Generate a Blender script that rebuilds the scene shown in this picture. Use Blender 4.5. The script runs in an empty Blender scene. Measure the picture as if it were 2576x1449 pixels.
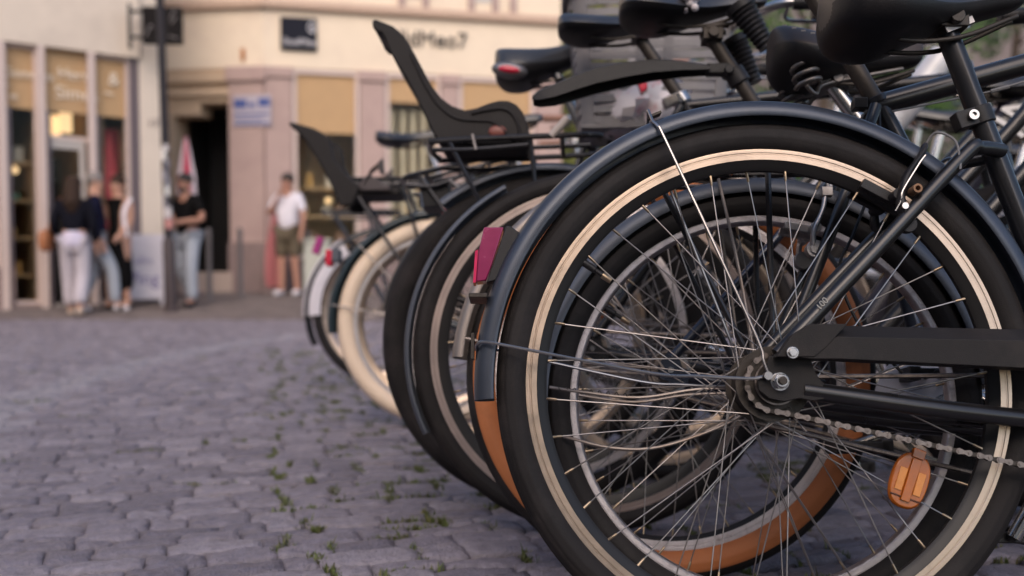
import bpy, math, random
import numpy as np
from mathutils import Vector, Matrix
random.seed(7); np.random.seed(7)
R_ = math.radians
scn = bpy.context.scene
COL = scn.collection

# ------------------------------------------------------------------ camera, sky, sun, exposure
FPX, PITCH, EYE, HORIZON = 2600.0, 0.05, 0.485, 703.0      # lens in picture units (2576 wide)
PPY = HORIZON + FPX * math.tan(PITCH)
cam = bpy.data.cameras.new('camera')
cam.lens = 36.0 * FPX / 2576.0; cam.sensor_width = 36.0
cam.shift_y = (PPY - 724.5) / 2576.0
cam.clip_start = 0.05; cam.clip_end = 500
cam.dof.use_dof = True; cam.dof.focus_distance = 1.40; cam.dof.aperture_fstop = 3.0
camo = bpy.data.objects.new('camera', cam); COL.objects.link(camo)
camo.location = (0, 0, EYE); camo.rotation_euler = (math.pi/2 - PITCH, 0, 0)
scn.camera = camo
SUN_EL, SUN_AZ = R_(38), R_(186)                            # azimuth clockwise from +Y
w = bpy.data.worlds.new("World"); scn.world = w; w.use_nodes = True
nt = w.node_tree; bg = nt.nodes['Background']
sky = nt.nodes.new('ShaderNodeTexSky'); sky.sky_type = 'NISHITA'; sky.sun_disc = False
sky.sun_elevation = SUN_EL; sky.sun_rotation = SUN_AZ; sky.dust_density = 2.0
nt.links.new(sky.outputs[0], bg.inputs[0]); bg.inputs[1].default_value = 0.15
sl = bpy.data.lights.new('sun', 'SUN'); sl.energy = 1.2; sl.angle = R_(60); sl.color = (1.0, 0.79, 0.61)
so = bpy.data.objects.new('sun', sl); COL.objects.link(so)
sd = Vector((math.sin(SUN_AZ)*math.cos(SUN_EL), math.cos(SUN_AZ)*math.cos(SUN_EL), math.sin(SUN_EL)))
so.rotation_euler = sd.to_track_quat('Z', 'Y').to_euler()
scn.view_settings.view_transform = 'Standard'; scn.view_settings.look = 'None'
scn.view_settings.gamma = 1.0; scn.view_settings.exposure = 0.68
scn.cycles.max_bounces = 8; scn.cycles.use_denoising = True

def ray(u, v):
    F = np.array([0, math.cos(PITCH), -math.sin(PITCH)]); U = np.array([0, math.sin(PITCH), math.cos(PITCH)])
    return F + (u-1288)/FPX*np.array([1., 0, 0]) + (PPY-v)/FPX*U
def at_depth(u, v, Y):
    r = ray(u, v); return np.array([0, 0, EYE]) + r*(Y/r[1])

# ------------------------------------------------------------------ materials
MATS = {}
def mat(name, col, rough=.5, metal=0., var=.12, vs=18., bump=0., bs=250., coat=0., rvar=.1, spec=.5, dirt=None, dscale=9., damt=.5, emit=None, trans=0.):
    if name in MATS: return MATS[name]
    m = bpy.data.materials.new(name); m.use_nodes = True
    n = m.node_tree; p = n.nodes['Principled BSDF']; L = n.links
    p.inputs['Metallic'].default_value = metal
    p.inputs['Specular IOR Level'].default_value = spec
    if coat: p.inputs['Coat Weight'].default_value = coat; p.inputs['Coat Roughness'].default_value = .12
    if trans: p.inputs['Transmission Weight'].default_value = trans
    tc = n.nodes.new('ShaderNodeTexCoord')
    nz = n.nodes.new('ShaderNodeTexNoise'); nz.inputs['Scale'].default_value = vs; nz.inputs['Detail'].default_value = 6
    L.new(tc.outputs['Object'], nz.inputs['Vector'])
    mx = n.nodes.new('ShaderNodeMix'); mx.data_type = 'RGBA'
    mx.inputs['A'].default_value = tuple(max(0, c*(1-var)) for c in col)+(1,)
    mx.inputs['B'].default_value = tuple(min(1, c*(1+var)) for c in col)+(1,)
    L.new(nz.outputs['Fac'], mx.inputs['Factor'])
    out = mx.outputs['Result']
    if dirt:
        n2 = n.nodes.new('ShaderNodeTexNoise'); n2.inputs['Scale'].default_value = dscale; n2.inputs['Detail'].default_value = 8; n2.inputs['Roughness'].default_value = .7
        L.new(tc.outputs['Object'], n2.inputs['Vector'])
        cr = n.nodes.new('ShaderNodeMapRange'); cr.inputs['From Min'].default_value = .5; cr.inputs['From Max'].default_value = .72; cr.inputs['To Max'].default_value = damt
        L.new(n2.outputs['Fac'], cr.inputs['Value'])
        m2 = n.nodes.new('ShaderNodeMix'); m2.data_type = 'RGBA'; m2.inputs['B'].default_value = tuple(dirt)+(1,)
        L.new(out, m2.inputs['A']); L.new(cr.outputs['Result'], m2.inputs['Factor']); out = m2.outputs['Result']
    L.new(out, p.inputs['Base Color'])
    rr = n.nodes.new('ShaderNodeMapRange'); rr.inputs['To Min'].default_value = max(.02, rough-rvar); rr.inputs['To Max'].default_value = min(1, rough+rvar)
    L.new(nz.outputs['Fac'], rr.inputs['Value']); L.new(rr.outputs['Result'], p.inputs['Roughness'])
    if bump:
        nb = n.nodes.new('ShaderNodeTexNoise'); nb.inputs['Scale'].default_value = bs; nb.inputs['Detail'].default_value = 4
        L.new(tc.outputs['Object'], nb.inputs['Vector'])
        b = n.nodes.new('ShaderNodeBump'); b.inputs['Strength'].default_value = bump; b.inputs['Distance'].default_value = .002
        L.new(nb.outputs['Fac'], b.inputs['Height']); L.new(b.outputs['Normal'], p.inputs['Normal'])
    if emit:
        p.inputs['Emission Color'].default_value = tuple(emit[:3])+(1,); p.inputs['Emission Strength'].default_value = emit[3]
    MATS[name] = m; return m

RUB  = mat('tyre_rubber', (.015,.0125,.0125), .8, spec=.25, var=.35, vs=14, bump=.35, bs=420, dirt=(.050,.041,.040), dscale=7, damt=.6)
RUBS = mat('tyre_sidewall_black', (.015,.0125,.0125), .72, spec=.28, var=.3, vs=12, bump=.2, bs=500, dirt=(.046,.038,.037), dscale=9, damt=.5)
GUM  = mat('orange_gumwall', (.42,.135,.042), .65, var=.18, vs=16, bump=.15, bs=400, dirt=(.22,.08,.03), dscale=12, damt=.5)
CRM  = mat('cream_rubber', (.86,.68,.52), .6, var=.1, dirt=(.6,.46,.34), damt=.4)
ALU  = mat('rim_aluminium', (.54,.42,.33), .36, 1., var=.12, vs=60, bump=.12, bs=700, dirt=(.32,.25,.2), dscale=25, damt=.5)
ALUW = mat('rim_worn_grey', (.60,.55,.56), .42, 1., var=.25, vs=120, bump=.3, bs=900, dirt=(.22,.19,.19), dscale=60, damt=.7)
RIMB = mat('rim_black', (.018,.016,.016), .45, .2)
STEEL= mat('spoke_steel', (.34,.31,.30), .36, 1., var=.3, vs=40, dirt=(.2,.14,.1), dscale=30, damt=.6)
CHR  = mat('chrome', (.50,.48,.47), .2, 1., var=.08, rvar=.06, dirt=(.35,.26,.2), dscale=40, damt=.5)
BRASS= mat('brass_nipple', (.38,.29,.20), .4, 1., var=.35)
BLK  = mat('black_paint', (.027,.0255,.028), .30, .6, var=.3, coat=.35, bump=.05, bs=600, dirt=(.06,.05,.045), dscale=14, damt=.35)
MGB  = mat('mudguard_black', (.056,.064,.084), .37, .55, var=.3, coat=.1, bump=.06, bs=500, dirt=(.07,.06,.055), dscale=10, damt=.35)
NAVY = mat('navy_paint', (.026,.032,.052), .30, .6, coat=.7, var=.3, dirt=(.06,.05,.05), damt=.3)
GREYM= mat('mudguard_bluegrey', (.095,.105,.130), .50, .55, var=.2, dirt=(.13,.11,.1), damt=.4)
SILV = mat('mudguard_silver', (.32,.275,.25), .5, .85, var=.25, dirt=(.22,.15,.11), dscale=14, damt=.8)
PLB  = mat('black_plastic', (.014,.0125,.014), .48, spec=.35, var=.25, bump=.2, bs=500, dirt=(.06,.05,.05), damt=.3)
GUARD= mat('chain_guard_plastic', (.0145,.0120,.0120), .62, spec=.3, var=.15, bump=.25, bs=900, dirt=(.055,.045,.04), damt=.4)
CHAINM=mat('chain_steel', (.23,.195,.18), .45, .9, var=.4, vs=150, dirt=(.06,.04,.03), dscale=120, damt=.8)
GREASE=mat('greasy_metal', (.045,.036,.030), .5, .4, var=.4, vs=60, bump=.2, bs=300)
SADV = mat('saddle_vinyl', (.016,.0145,.017), .34, spec=.9, var=.25, vs=30, bump=.12, bs=350, dirt=(.055,.045,.04), dscale=12, damt=.35)
LEA  = mat('brown_leather', (.038,.026,.022), .5, var=.3, vs=20, bump=.2, bs=260)
FOAM = mat('white_foam', (.62,.55,.55), .9, var=.2, bump=.6, bs=300)
CHILD= mat('child_seat_plastic', (.0145,.0115,.0115), .62, spec=.28, var=.12, bump=.2, bs=600)
BASK = mat('basket_grey_plastic', (.21,.195,.20), .5, var=.15, bump=.1, bs=400, dirt=(.09,.08,.08), damt=.4)
REDP = mat('red_reflector', (.62,.018,.10), .25, var=.25, vs=60, coat=.5)
REDL = mat('red_lens', (.55,.02,.05), .2, var=.2, coat=.6)
ORAR = mat('orange_reflector', (.46,.115,.008), .14, var=.4, vs=50, bump=.15, bs=200, coat=.25, trans=.2, spec=.3)
WHT  = mat('white_print', (.75,.70,.68), .5, var=.05)
WHTP = mat('white_paint', (.60,.58,.60), .3, coat=.5, var=.06, dirt=(.3,.27,.25), damt=.4)
DKPUR= mat('dark_violet_paint', (.022,.018,.030), .4, var=.2, coat=.3)
TEAL = mat('dark_teal_paint', (.012,.026,.034), .35, coat=.4)
GRIP = mat('brown_grip', (.26,.13,.09), .6, var=.2)
RUST = mat('rusty_bolt', (.30,.17,.10), .7, .5, var=.4, vs=90)

# ------------------------------------------------------------------ mesh builder
class MB:
    def __init__(s): s.v = []; s.f = []; s.m = []
    def add(s, vs, fs, m=0):
        o = len(s.v); s.v += [tuple(map(float, p)) for p in vs]
        s.f += [tuple(o+i for i in f) for f in fs]
        s.m += (list(m) if isinstance(m, (list, tuple)) else [m]*len(fs)); return s
    def loft(s, rings, m=0, closed=True, caps=True, loop=False):
        n = len(rings[0]); vs = [p for r in rings for p in r]; fs = []; ms = []
        K = len(rings)
        for i in range(K if loop else K-1):
            j = (i+1) % K
            for k in range(n if closed else n-1):
                l = (k+1) % n
                fs.append((i*n+k, i*n+l, j*n+l, j*n+k)); ms.append(m[k] if isinstance(m, (list, tuple)) else m)
        if caps and closed and not loop:
            c = m[0] if isinstance(m, (list, tuple)) else m
            fs.append(tuple(range(n))[::-1]); ms.append(c)
            fs.append(tuple((K-1)*n+k for k in range(n))); ms.append(c)
        return s.add(vs, fs, ms)
    def tube(s, pts, r, n=10, m=0, loop=False, flat=1.0, caps=True):
        P = [Vector(p) for p in pts]; K = len(P); rs = r if isinstance(r, (list, tuple)) else [r]*K
        T = []
        for i in range(K):
            a = P[(i-1) % K] if (loop or i > 0) else P[i]; b = P[(i+1) % K] if (loop or i < K-1) else P[i]
            T.append((b-a).normalized())
        u = Vector((0, 0, 1)) if abs(T[0].z) < .9 else Vector((1, 0, 0))
        u = (u - T[0]*u.dot(T[0])).normalized(); rings = []
        for i in range(K):
            u = (u - T[i]*u.dot(T[i])).normalized(); w_ = T[i].cross(u)
            rings.append([P[i] + (u*math.cos(a)*flat + w_*math.sin(a))*rs[i] for a in [2*math.pi*k/n for k in range(n)]])
        return s.loft(rings, m, loop=loop, caps=caps)
    def ring(s, prof, c=(0, 0), n=96, a0=0., a1=360., m=0, closed=True):
        """sweep a (radius, y) profile about the y axis through (x,z)=c; angles from +x towards +z"""
        full = abs(a1-a0) >= 359.9; K = n if full else n+1; rings = []
        for i in range(K):
            a = R_(a0+(a1-a0)*i/n)
            rings.append([(c[0]+r*math.cos(a), y, c[1]+r*math.sin(a)) for r, y in prof])
        return s.loft(rings, m, closed=closed, loop=full)
    def box(s, c, d, M=None, m=0):
        x, y, z = d[0]/2, d[1]/2, d[2]/2
        vs = [Vector((sx*x, sy*y, sz*z)) for sx in (-1, 1) for sy in (-1, 1) for sz in (-1, 1)]
        if M is not None: vs = [M @ v for v in vs]
        vs = [v+Vector(c) for v in vs]
        return s.add(vs, [(0,1,3,2),(4,6,7,5),(0,4,5,1),(2,3,7,6),(0,2,6,4),(1,5,7,3)], m)
    def ell(s, c, r, M=None, nu=18, nv=10, m=0):
        rings = []
        for i in range(1, nv):
            t = math.pi*i/nv
            rg = []
            for k in range(nu):
                a = 2*math.pi*k/nu
                p = Vector((r[0]*math.sin(t)*math.cos(a), r[1]*math.sin(t)*math.sin(a), r[2]*math.cos(t)))
                if M is not None: p = M @ p
                rg.append(p+Vector(c))
            rings.append(rg)
        return s.loft(rings, m)
    def prism(s, out, y0, y1, m=0):
        """outline in (x,z) extruded in y"""
        n = len(out)
        vs = [(x, y0, z) for x, z in out]+[(x, y1, z) for x, z in out]
        fs = [tuple(range(n)), tuple(range(2*n-1, n-1, -1))]+[(k, n+k, n+(k+1) % n, (k+1) % n) for k in range(n)]
        return s.add(vs, fs, m)
    def disc(s, c, r, y0, y1, n=24, m=0, r2=None):
        r2 = r if r2 is None else r2
        return s.loft([[(c[0]+r*math.cos(2*math.pi*k/n), y0, c[1]+r*math.sin(2*math.pi*k/n)) for k in range(n)],
                       [(c[0]+r2*math.cos(2*math.pi*k/n), y1, c[1]+r2*math.sin(2*math.pi*k/n)) for k in range(n)]], m)
    def build(s, name, mats, parent=None, sharp=35, bevel=0., loc=None):
        me = bpy.data.meshes.new(name); me.from_pydata(s.v, [], s.f)
        for x in (mats if isinstance(mats, (list, tuple)) else [mats]): me.materials.append(x)
        me.polygons.foreach_set('material_index', s.m)
        me.validate(); me.update()
        import bmesh
        b = bmesh.new(); b.from_mesh(me); bmesh.ops.recalc_face_normals(b, faces=b.faces); b.to_mesh(me); b.free()
        if sharp is not None:
            me.shade_smooth(); me.set_sharp_from_angle(angle=R_(sharp))
        o = bpy.data.objects.new(name, me); COL.objects.link(o)
        if parent: o.parent = parent
        if loc is not None: o.location = loc
        if bevel:
            bv = o.modifiers.new('bevel', 'BEVEL'); bv.width = bevel; bv.segments = 2; bv.limit_method = 'ANGLE'; bv.angle_limit = R_(40)
        return o

def tag(o, label, cat, group=None, kind=None):
    if label: o['label'] = label
    if cat: o['category'] = cat
    if group: o['group'] = group
    if kind: o['kind'] = kind
    return o
def empty(name, loc=(0, 0, 0), parent=None):
    o = bpy.data.objects.new(name, None); o.empty_display_size = .05; COL.objects.link(o); o.location = loc
    if parent: o.parent = parent
    return o
def text(name, body, size, M, m, parent=None, extrude=.002, align='LEFT'):
    c = bpy.data.curves.new(name, 'FONT'); c.body = body; c.size = size; c.extrude = extrude; c.align_x = align
    c.materials.append(m)
    tmp = bpy.data.objects.new(name, c); COL.objects.link(tmp)
    me = bpy.data.meshes.new_from_object(tmp.evaluated_get(bpy.context.evaluated_depsgraph_get())); bpy.data.objects.remove(tmp)
    me.name = name; o = bpy.data.objects.new(name, me); COL.objects.link(o)
    if parent: o.parent = parent
    o.matrix_local = M
    return o
def smooth_path(pts, k=6):
    """Catmull-Rom"""
    P = [np.array(p, float) for p in pts]; P = [2*P[0]-P[1]]+P+[2*P[-1]-P[-2]]; out = []
    for i in range(1, len(P)-2):
        for t in np.linspace(0, 1, k, endpoint=False):
            a, b, c, d = P[i-1], P[i], P[i+1], P[i+2]
            out.append(.5*((2*b)+(-a+c)*t+(2*a-5*b+4*c-d)*t*t+(-a+3*b-3*c+d)*t**3))
    out.append(P[-2]); return [tuple(p) for p in out]

def ground_z(y):
    t = np.clip((np.asarray(y, float)-11.5)/5.0, 0, 1); return .30*t*t*(3-2*t)

# ------------------------------------------------------------------ bicycle parts
def bike_root(label, c, R, yaw, lean, dz=0., group=None):
    a, l = R_(yaw), R_(lean)
    fw = Vector((math.cos(a), math.sin(a), 0)); lf0 = Vector((-math.sin(a), math.cos(a), 0)); z = Vector((0, 0, 1))
    up = math.cos(l)*z+math.sin(l)*lf0; lf = math.cos(l)*lf0-math.sin(l)*z
    cc = Vector((c[0], c[1], R*math.cos(l)+dz)); o = empty('bicycle')
    M = Matrix((fw, lf, up)).transposed().to_4x4(); M.translation = cc-R*up
    o.matrix_world = M
    return tag(o, label, 'bicycle', group)

def wheel(root, name, c, R, tw=.040, rim=.3165, tmats=(RUB, RUBS), rmats=(ALU, RIMB), sw=62, nsp=36, hubr=.020, hubm=CHR, fl=.030, spoke=STEEL, reflectors=(), segs=112, rot=0., sprocket=True, deep=.020):
    W = empty(name, (c[0], 0, c[1]), root)
    rt = tw/2; rc = R-rt
    prof = []; ms = []
    N = 44
    for k in range(N+1):
        a = -148+296*k/N
        rr = rt
        if abs(a) < 58: rr += .0007*math.cos(a*.42)             # tread ribs
        if 62 < abs(a) < 74: rr += .0007
        if 88 < abs(a) < 98: rr += .0006
        prof.append((rc+rr*math.cos(R_(a)), rr*1.02*math.sin(R_(a))))
        ms.append(1 if abs(a+296/N/2) > sw else 0)
    b = MB().ring(prof, n=segs, m=ms)
    b.build('tyre', list(tmats), W, sharp=50)
    q = rim
    rp = [(q-.002,-.0105),(q,-.0118),(q,-.0126),(q-.0016,-.0128),(q-.0068,-.0126),(q-.0076,-.0118),(q-.0088,-.0118),(q-.0096,-.0126),(q-.0165,-.0125),
          (q-.0185,-.0108),(q-.0165-deep*.6,-.0085),(q-.0165-deep,-.004)]
    rp = rp+[(r, -y) for r, y in rp[::-1]]
    mm = []
    for k in range(len(rp)):
        r = (rp[k][0]+rp[(k+1) % len(rp)][0])/2
        mm.append(1 if r < q-.0172 or abs(rp[k][1]) < .0105 and r < q-.003 and False else 0)
    MB().ring(rp, n=segs, m=mm).build('rim', list(rmats), W, sharp=25)
    # spokes: three-cross on two flanges
    s = MB(); half = nsp//2
    rin = q-.0165-deep+.001
    for side in (-1, 1):
        for k in range(half):
            ra = rot+2*math.pi*(k+(.25 if side > 0 else 0)*1.0)/half*1.0+(side > 0)*math.pi/nsp
            d = 1 if k % 2 else -1
            ha = ra+d*R_(66)
            yf = side*.031+(side*.0025 if d > 0 else 0)
            p0 = Vector((fl*math.cos(ha), yf, fl*math.sin(ha))); p1 = Vector((rin*math.cos(ra), side*.003, rin*math.sin(ra)))
            s.tube([p0, p1], .00095, n=6)
            dr = (p0-p1).normalized()
            s.tube([p1, p1+dr*.012, p1+dr*.014], [.0019, .0019, .0012], n=6, m=1)
    s.build('spokes', [spoke, BRASS], W, sharp=60)
    h = MB()
    for y0, y1, r0, r1 in ((-.052,-.036,.012,.013),(-.036,-.034,fl+.006,fl+.006),(-.0335,-.029,fl+.005,fl+.004),(-.029,-.012,hubr+.004,hubr),(-.012,.012,hubr,hubr),(.012,.029,hubr,hubr+.004),(.029,.034,fl+.005,fl+.005),(.034,.052,.013,.012)):
        h.disc((0, 0), r0, y0, y1, 28, 0, r1)
    h.disc((0, 0), .005, -.085, .085, 12)
    h.build('hub', hubm, W, sharp=30)
    va = R_(142)+rot; o = MB(); d = Vector((-math.cos(va), 0, -math.sin(va))); p = Vector((rin*math.cos(va), 0, rin*math.sin(va)))
    o.tube([p, p+d*.018, p+d*.019, p+d*.030], [.0052, .0048, .0032, .0032], n=10); o.tube([p+d*.030, p+d*.032, p+d*.044], [.0045, .0048, .0042], n=10, m=1)
    o.build('valve', [PLB, BRASS], W, sharp=40)
    for (ra, rr, tilt) in reflectors:
        reflector(W, ra, rr, tilt)
    return W

def reflector(W, ang, rad, tilt):
    """amber wheel reflector clipped on the spokes: long oval lens with a raised middle bar"""
    o = MB(); ca, sa = math.cos(ang), math.sin(ang)
    M = Matrix((( math.cos(tilt), 0, -math.sin(tilt)), (0, 1, 0), (math.sin(tilt), 0, math.cos(tilt))))
    c = Vector((rad*ca, -.017, rad*sa))
    L, Wd = .036, .0245
    def oval(s, y):
        r = []
        for k in range(36):
            t = 2*math.pi*k/36; x, z = math.cos(t), math.sin(t)
            p = 2.6
            n = (abs(x)**p+abs(z)**p)**(-1/p)
            r.append(c+M @ Vector((Wd*s*x*n, y, L*s*z*n)))
        return r
    o.loft([oval(.97, .004), oval(1., .002), oval(1., -.001), oval(.93, -.004)])
    o.box(c+M @ Vector((0, -.005, .001)), (.012, .005, .056), M.to_4x4().to_3x3())
    o.box(c+M @ Vector((0, -.003, L)), (.016, .008, .012), M.to_3x3())
    for t in (-.9, .9): o.box(c+M @ Vector((Wd*.55*t, -.0045, -.001)), (.010, .002, .030), M.to_3x3(), 1)
    o.box(c+M @ Vector((0, -.0045, -L*.62)), (.040, .0022, .0022), M.to_3x3(), 2)
    o.build('reflector', [ORAR, mat('amber_facet', (.62,.24,.06), .16, var=.25, vs=60, bump=.3, bs=900, coat=.2, spec=.3), mat('amber_seam', (.10,.03,.01), .5)], W, bevel=.0008)

def mudguard(root, name, c, r, a0, a1, hw, depth, m, lip=.0015, n=72):
    prof = []
    N = 12
    for k in range(N+1):
        t = -1+2*k/N; prof.append((r-depth*abs(t)**2.4, hw*math.sin(t*math.pi/2)))
    inner = [(q[0]-.0022, q[1]*.96) for q in prof[::-1]]
    return MB().ring(prof+inner, c, n, a0, a1).build(name, m, root, sharp=40)

def chain_links(path, y, pitch=.0127):
    """roller chain: inner and outer plate pairs in turn along a closed path in the x-z plane"""
    P = [np.array(p, float) for p in path]; P.append(P[0])
    seg = [np.linalg.norm(P[i+1]-P[i]) for i in range(len(P)-1)]; tot = sum(seg)
    n = int(round(tot/pitch/2))*2; st = tot/n
    def at(d):
        d %= tot
        for i, L in enumerate(seg):
            if d <= L: return P[i]+(P[i+1]-P[i])*(d/L)
            d -= L
        return P[0]
    b = MB()
    for i in range(n):
        a, c = at(i*st), at((i+1)*st); d = (c-a); L = np.linalg.norm(d); d = d/L; q = np.array([-d[1], d[0]])
        off = .0038 if i % 2 else .0026
        out = []
        for k in range(7):
            t = math.pi/2+math.pi*k/6; out.append(a+.0039*(d*math.cos(t)+q*math.sin(t)))
        out.append((a+c)/2-q*.0022)
        for k in range(7):
            t = -math.pi/2+math.pi*k/6; out.append(c+.0039*(d*math.cos(t)+q*math.sin(t)))
        out.append((a+c)/2+q*.0022)
        for sgn in (-1, 1):
            b.prism([tuple(o) for o in out], y+sgn*off-.0006, y+sgn*off+.0006, 0 if i % 2 else 1)
        b.disc(tuple(a), .0039, y-.0024, y+.0024, 10, 1)
        if i % 2:
            for pt in (a, c): b.disc(tuple(pt), .0019, y-.0054, y+.0054, 8)
    return b

def helix(c0, c1, r, turns, n=14):
    c0, c1 = Vector(c0), Vector(c1); ax = (c1-c0); T = ax.normalized()
    u = T.orthogonal().normalized(); w_ = T.cross(u); K = int(turns*n)
    return [c0+ax*(k/K)+(u*math.cos(2*math.pi*k/n)+w_*math.sin(2*math.pi*k/n))*r for k in range(K+1)]

def saddle(root, x0, z0, L=.27, W=.19, m=SADV, slope=0., thick=.055, style='gel', rear=1.0, post=None, y0=0.):
    """saddle with its back end at (x0,z0 = top of the back); returns the saddle object"""
    sec = [(0,.34,.70),(.025,.66,.90),(.09,.93,1.),(.2,1.,1.),(.32,.93,.95),(.45,.68,.85),(.58,.44,.78),(.72,.31,.72),(.86,.25,.66),(.96,.19,.58),(1.,.09,.38)]
    rings = []
    for s, h, t in sec:
        x = x0+L*s; top = z0+slope*s*L-.016*math.sin(math.pi*min(1, s*1.25))+(.0 if s > .02 else -.006)
        hw = W/2*h; th = thick*t; rg = []
        skirt = 1.0 if s < .45 else .8
        for k in range(24):
            a = 2*math.pi*k/24; ca, sa = math.cos(a), math.sin(a)
            yy = hw*math.copysign(abs(ca)**.65, ca)
            if sa >= 0: zz = top-.012*abs(ca)**2.2-(1-abs(sa)**.5)*th*.55*0-(.45*th)*(abs(ca)**3)
            else: zz = top-.45*th-(abs(sa)**.55)*th*.55*skirt
            rg.append((x, y0+yy, zz))
        rings.append(rg)
    o = MB().loft(rings, m=[0]*12+[1]*12).build('saddle', [m, PLB], root, sharp=50)
    sb = o.modifiers.new('smooth', 'SUBSURF'); sb.levels = 1; sb.render_levels = 2
    r = MB()
    zb = z0-thick*.75
    for s in (-1, 1):
        r.tube(smooth_path([(x0+.035, y0+s*.035, zb-.006), (x0+L*.34, y0+s*.022, zb-.028+slope*L*.3), (x0+L*.62, y0+s*.020, zb-.026+slope*L*.6), (x0+L*.93, y0+s*.008, zb+.008+slope*L*.9)], 5), .0036, n=8)
    if post:
        px, pz = post
        r.box((px, y0, pz+.006), (.038, .052, .022)); r.disc((px, pz+.006), .010, y0-.036, y0-.026, 14); r.disc((px, pz+.006), .010, y0+.026, y0+.036, 14)
        for s in (-1, 1): r.tube([(px-.02, y0+s*.02, pz+.012), (px, y0+s*.022, pz+.020), (px+.03, y0+s*.02, pz+.022)], .006, n=8)
    r.build('saddle_rails', GREASE, root, bevel=.001)
    return o

def boot(root, p0, p1, r0, r1, ribs=9, m=PLB):
    """ribbed rubber spring boot under a saddle"""
    p0, p1 = Vector(p0), Vector(p1); pts = []; rs = []
    K = ribs*4
    for k in range(K+1):
        t = k/K; pts.append(p0.lerp(p1, t)); rs.append((r0+(r1-r0)*t)*(1+.09*math.cos(2*math.pi*ribs*t)))
    b = MB().tube(pts, rs, n=20)
    b.tube([p0-(p1-p0).normalized()*.012, p0+(p1-p0).normalized()*.002], r0*1.13, n=20)
    return b.build('spring_boot', m, root, sharp=60)

def frame_tubes(root, S, m):
    b = MB(); R = S['R']; bb = S['bb']; sc = S['sc']; ht = S['ht']; hb = S['hb']; fr = S.get('fr', R)
    st = S.get('st_r', .0145)
    b.tube([(bb[0], 0, bb[1]), (sc[0], 0, sc[1])], st, n=16)
    b.disc(bb, .021, -.036, .036, 20)
    hd = (Vector((ht[0], 0, ht[1]))-Vector((hb[0], 0, hb[1]))).normalized()
    b.tube([(hb[0], 0, hb[1]), (ht[0], 0, ht[1])], .019, n=16)
    for q in (hb, ht): b.tube([Vector((q[0], 0, q[1]))-hd*.010, Vector((q[0], 0, q[1]))+hd*.010], .0225, n=16)
    dtr = S.get('dt_r', .0165)
    b.tube([(bb[0], 0, bb[1]), (hb[0]-.005, 0, hb[1]+.02)], dtr, n=16)
    if S.get('style', 'diamond') == 'diamond':
        b.tube([(sc[0], 0, sc[1]-.012), (ht[0]-.005, 0, ht[1]-.02)], S.get('tt_r', .0143), n=16)
    else:
        f = .42; mx = (bb[0]+(sc[0]-bb[0])*f, bb[1]+(sc[1]-bb[1])*f)
        b.tube(smooth_path([(mx[0], 0, mx[1]), (mx[0]+.16, 0, mx[1]+.03), (hb[0]-.12, 0, hb[1]+.0), (ht[0]-.008, 0, ht[1]-.03)], 6), .0143, n=14)
    ss = S.get('ss', sc); sr = S.get('stay_r', .0085)
    for s in (-1, 1):
        if S.get('seatstay') is None:
            b.tube(smooth_path([(0.004, s*.060, R+.022), ((ss[0])*.5, s*.046, (R+ss[1])*.5), (ss[0]-.008, s*.020, ss[1]-.016)], 5), sr, n=12)
        else:
            b.tube(smooth_path([(x, s*y, z) for x, y, z in S['seatstay']], 6), sr, n=14)
        b.tube(smooth_path([(.030, s*.060, R-.010), (bb[0]*.5, s*.055, (R+bb[1])*.5-.008), (bb[0]-.015, s*.030, bb[1])], 5), S.get('cs_r', .0105), n=12)
        b.prism([(-.020, R+.008), (-.004, R+.032), (.012, R+.036), (.020, R+.006), (.048, R-.004), (.046, R-.020), (.006, R-.020), (-.016, R-.012)], s*.060-.0025, s*.060+.0025)
    o = b.build('frame', m, root, sharp=45)
    f = MB(); wb = S['wb']
    f.tube([(hb[0], 0, hb[1]), (hb[0]+.012, 0, hb[1]-.028)], .021, n=16)
    f.box((hb[0]+.016, 0, hb[1]-.035), (.04, .11, .03))
    for s in (-1, 1):
        f.tube(smooth_path([(hb[0]+.014, s*.050, hb[1]-.03), (hb[0]+(wb-hb[0])*.45, s*.052, fr+(hb[1]-fr)*.45), (wb-.03, s*.054, fr+.07), (wb, s*.055, fr)], 6), [.0135]*8+[.012]*7+[.009]*4, n=12)
    f.build('fork', m, root, sharp=45, bevel=.002)
    return o

def handlebar(root, S, grip=PLB, kind='city'):
    ht = S['ht']; b = MB(); hz = S.get('bar_z', 1.06); hx = ht[0]-.03
    b.tube([(ht[0], 0, ht[1]), (hx-.005, 0, hz-.03)], .0125, n=12)
    b.tube(smooth_path([(hx-.005, 0, hz-.03), (hx+.01, 0, hz-.005), (hx+.05, 0, hz)], 4), .014, n=12)
    hw = S.get('bar_w', .27)
    back = .17 if kind == 'city' else .05
    pts = smooth_path([(hx+.05-back, -hw, hz+.02), (hx+.05-back*.45, -hw+.02, hz+.025), (hx+.05, -.11, hz+.02), (hx+.05, 0, hz), (hx+.05, .11, hz+.02), (hx+.05-back*.45, hw-.02, hz+.025), (hx+.05-back, hw, hz+.02)], 5)
    b.tube(pts, .0112, n=12); o = b.build('handlebar', S.get('bar_m', CHR), root)
    for s in (-1, 1):
        x1, x0 = hx+.05-back*.62, hx+.05-back-.035
        MB().tube([(x1, s*(hw-.004), hz+.023), (x0, s*(hw+.003), hz+.020), (x0-.004, s*(hw+.003), hz+.020)], [.0155, .0165, .013], n=14).build('grip', grip, o, sharp=40)
        MB().tube(smooth_path([(x1+.01, s*(hw-.012), hz+.016), (x1+.005, s*(hw-.035), hz-.004), (x0+.03, s*(hw-.03), hz-.012)], 5), .0045, n=8).build('brake_lever', CHR, o)
    return o

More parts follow.
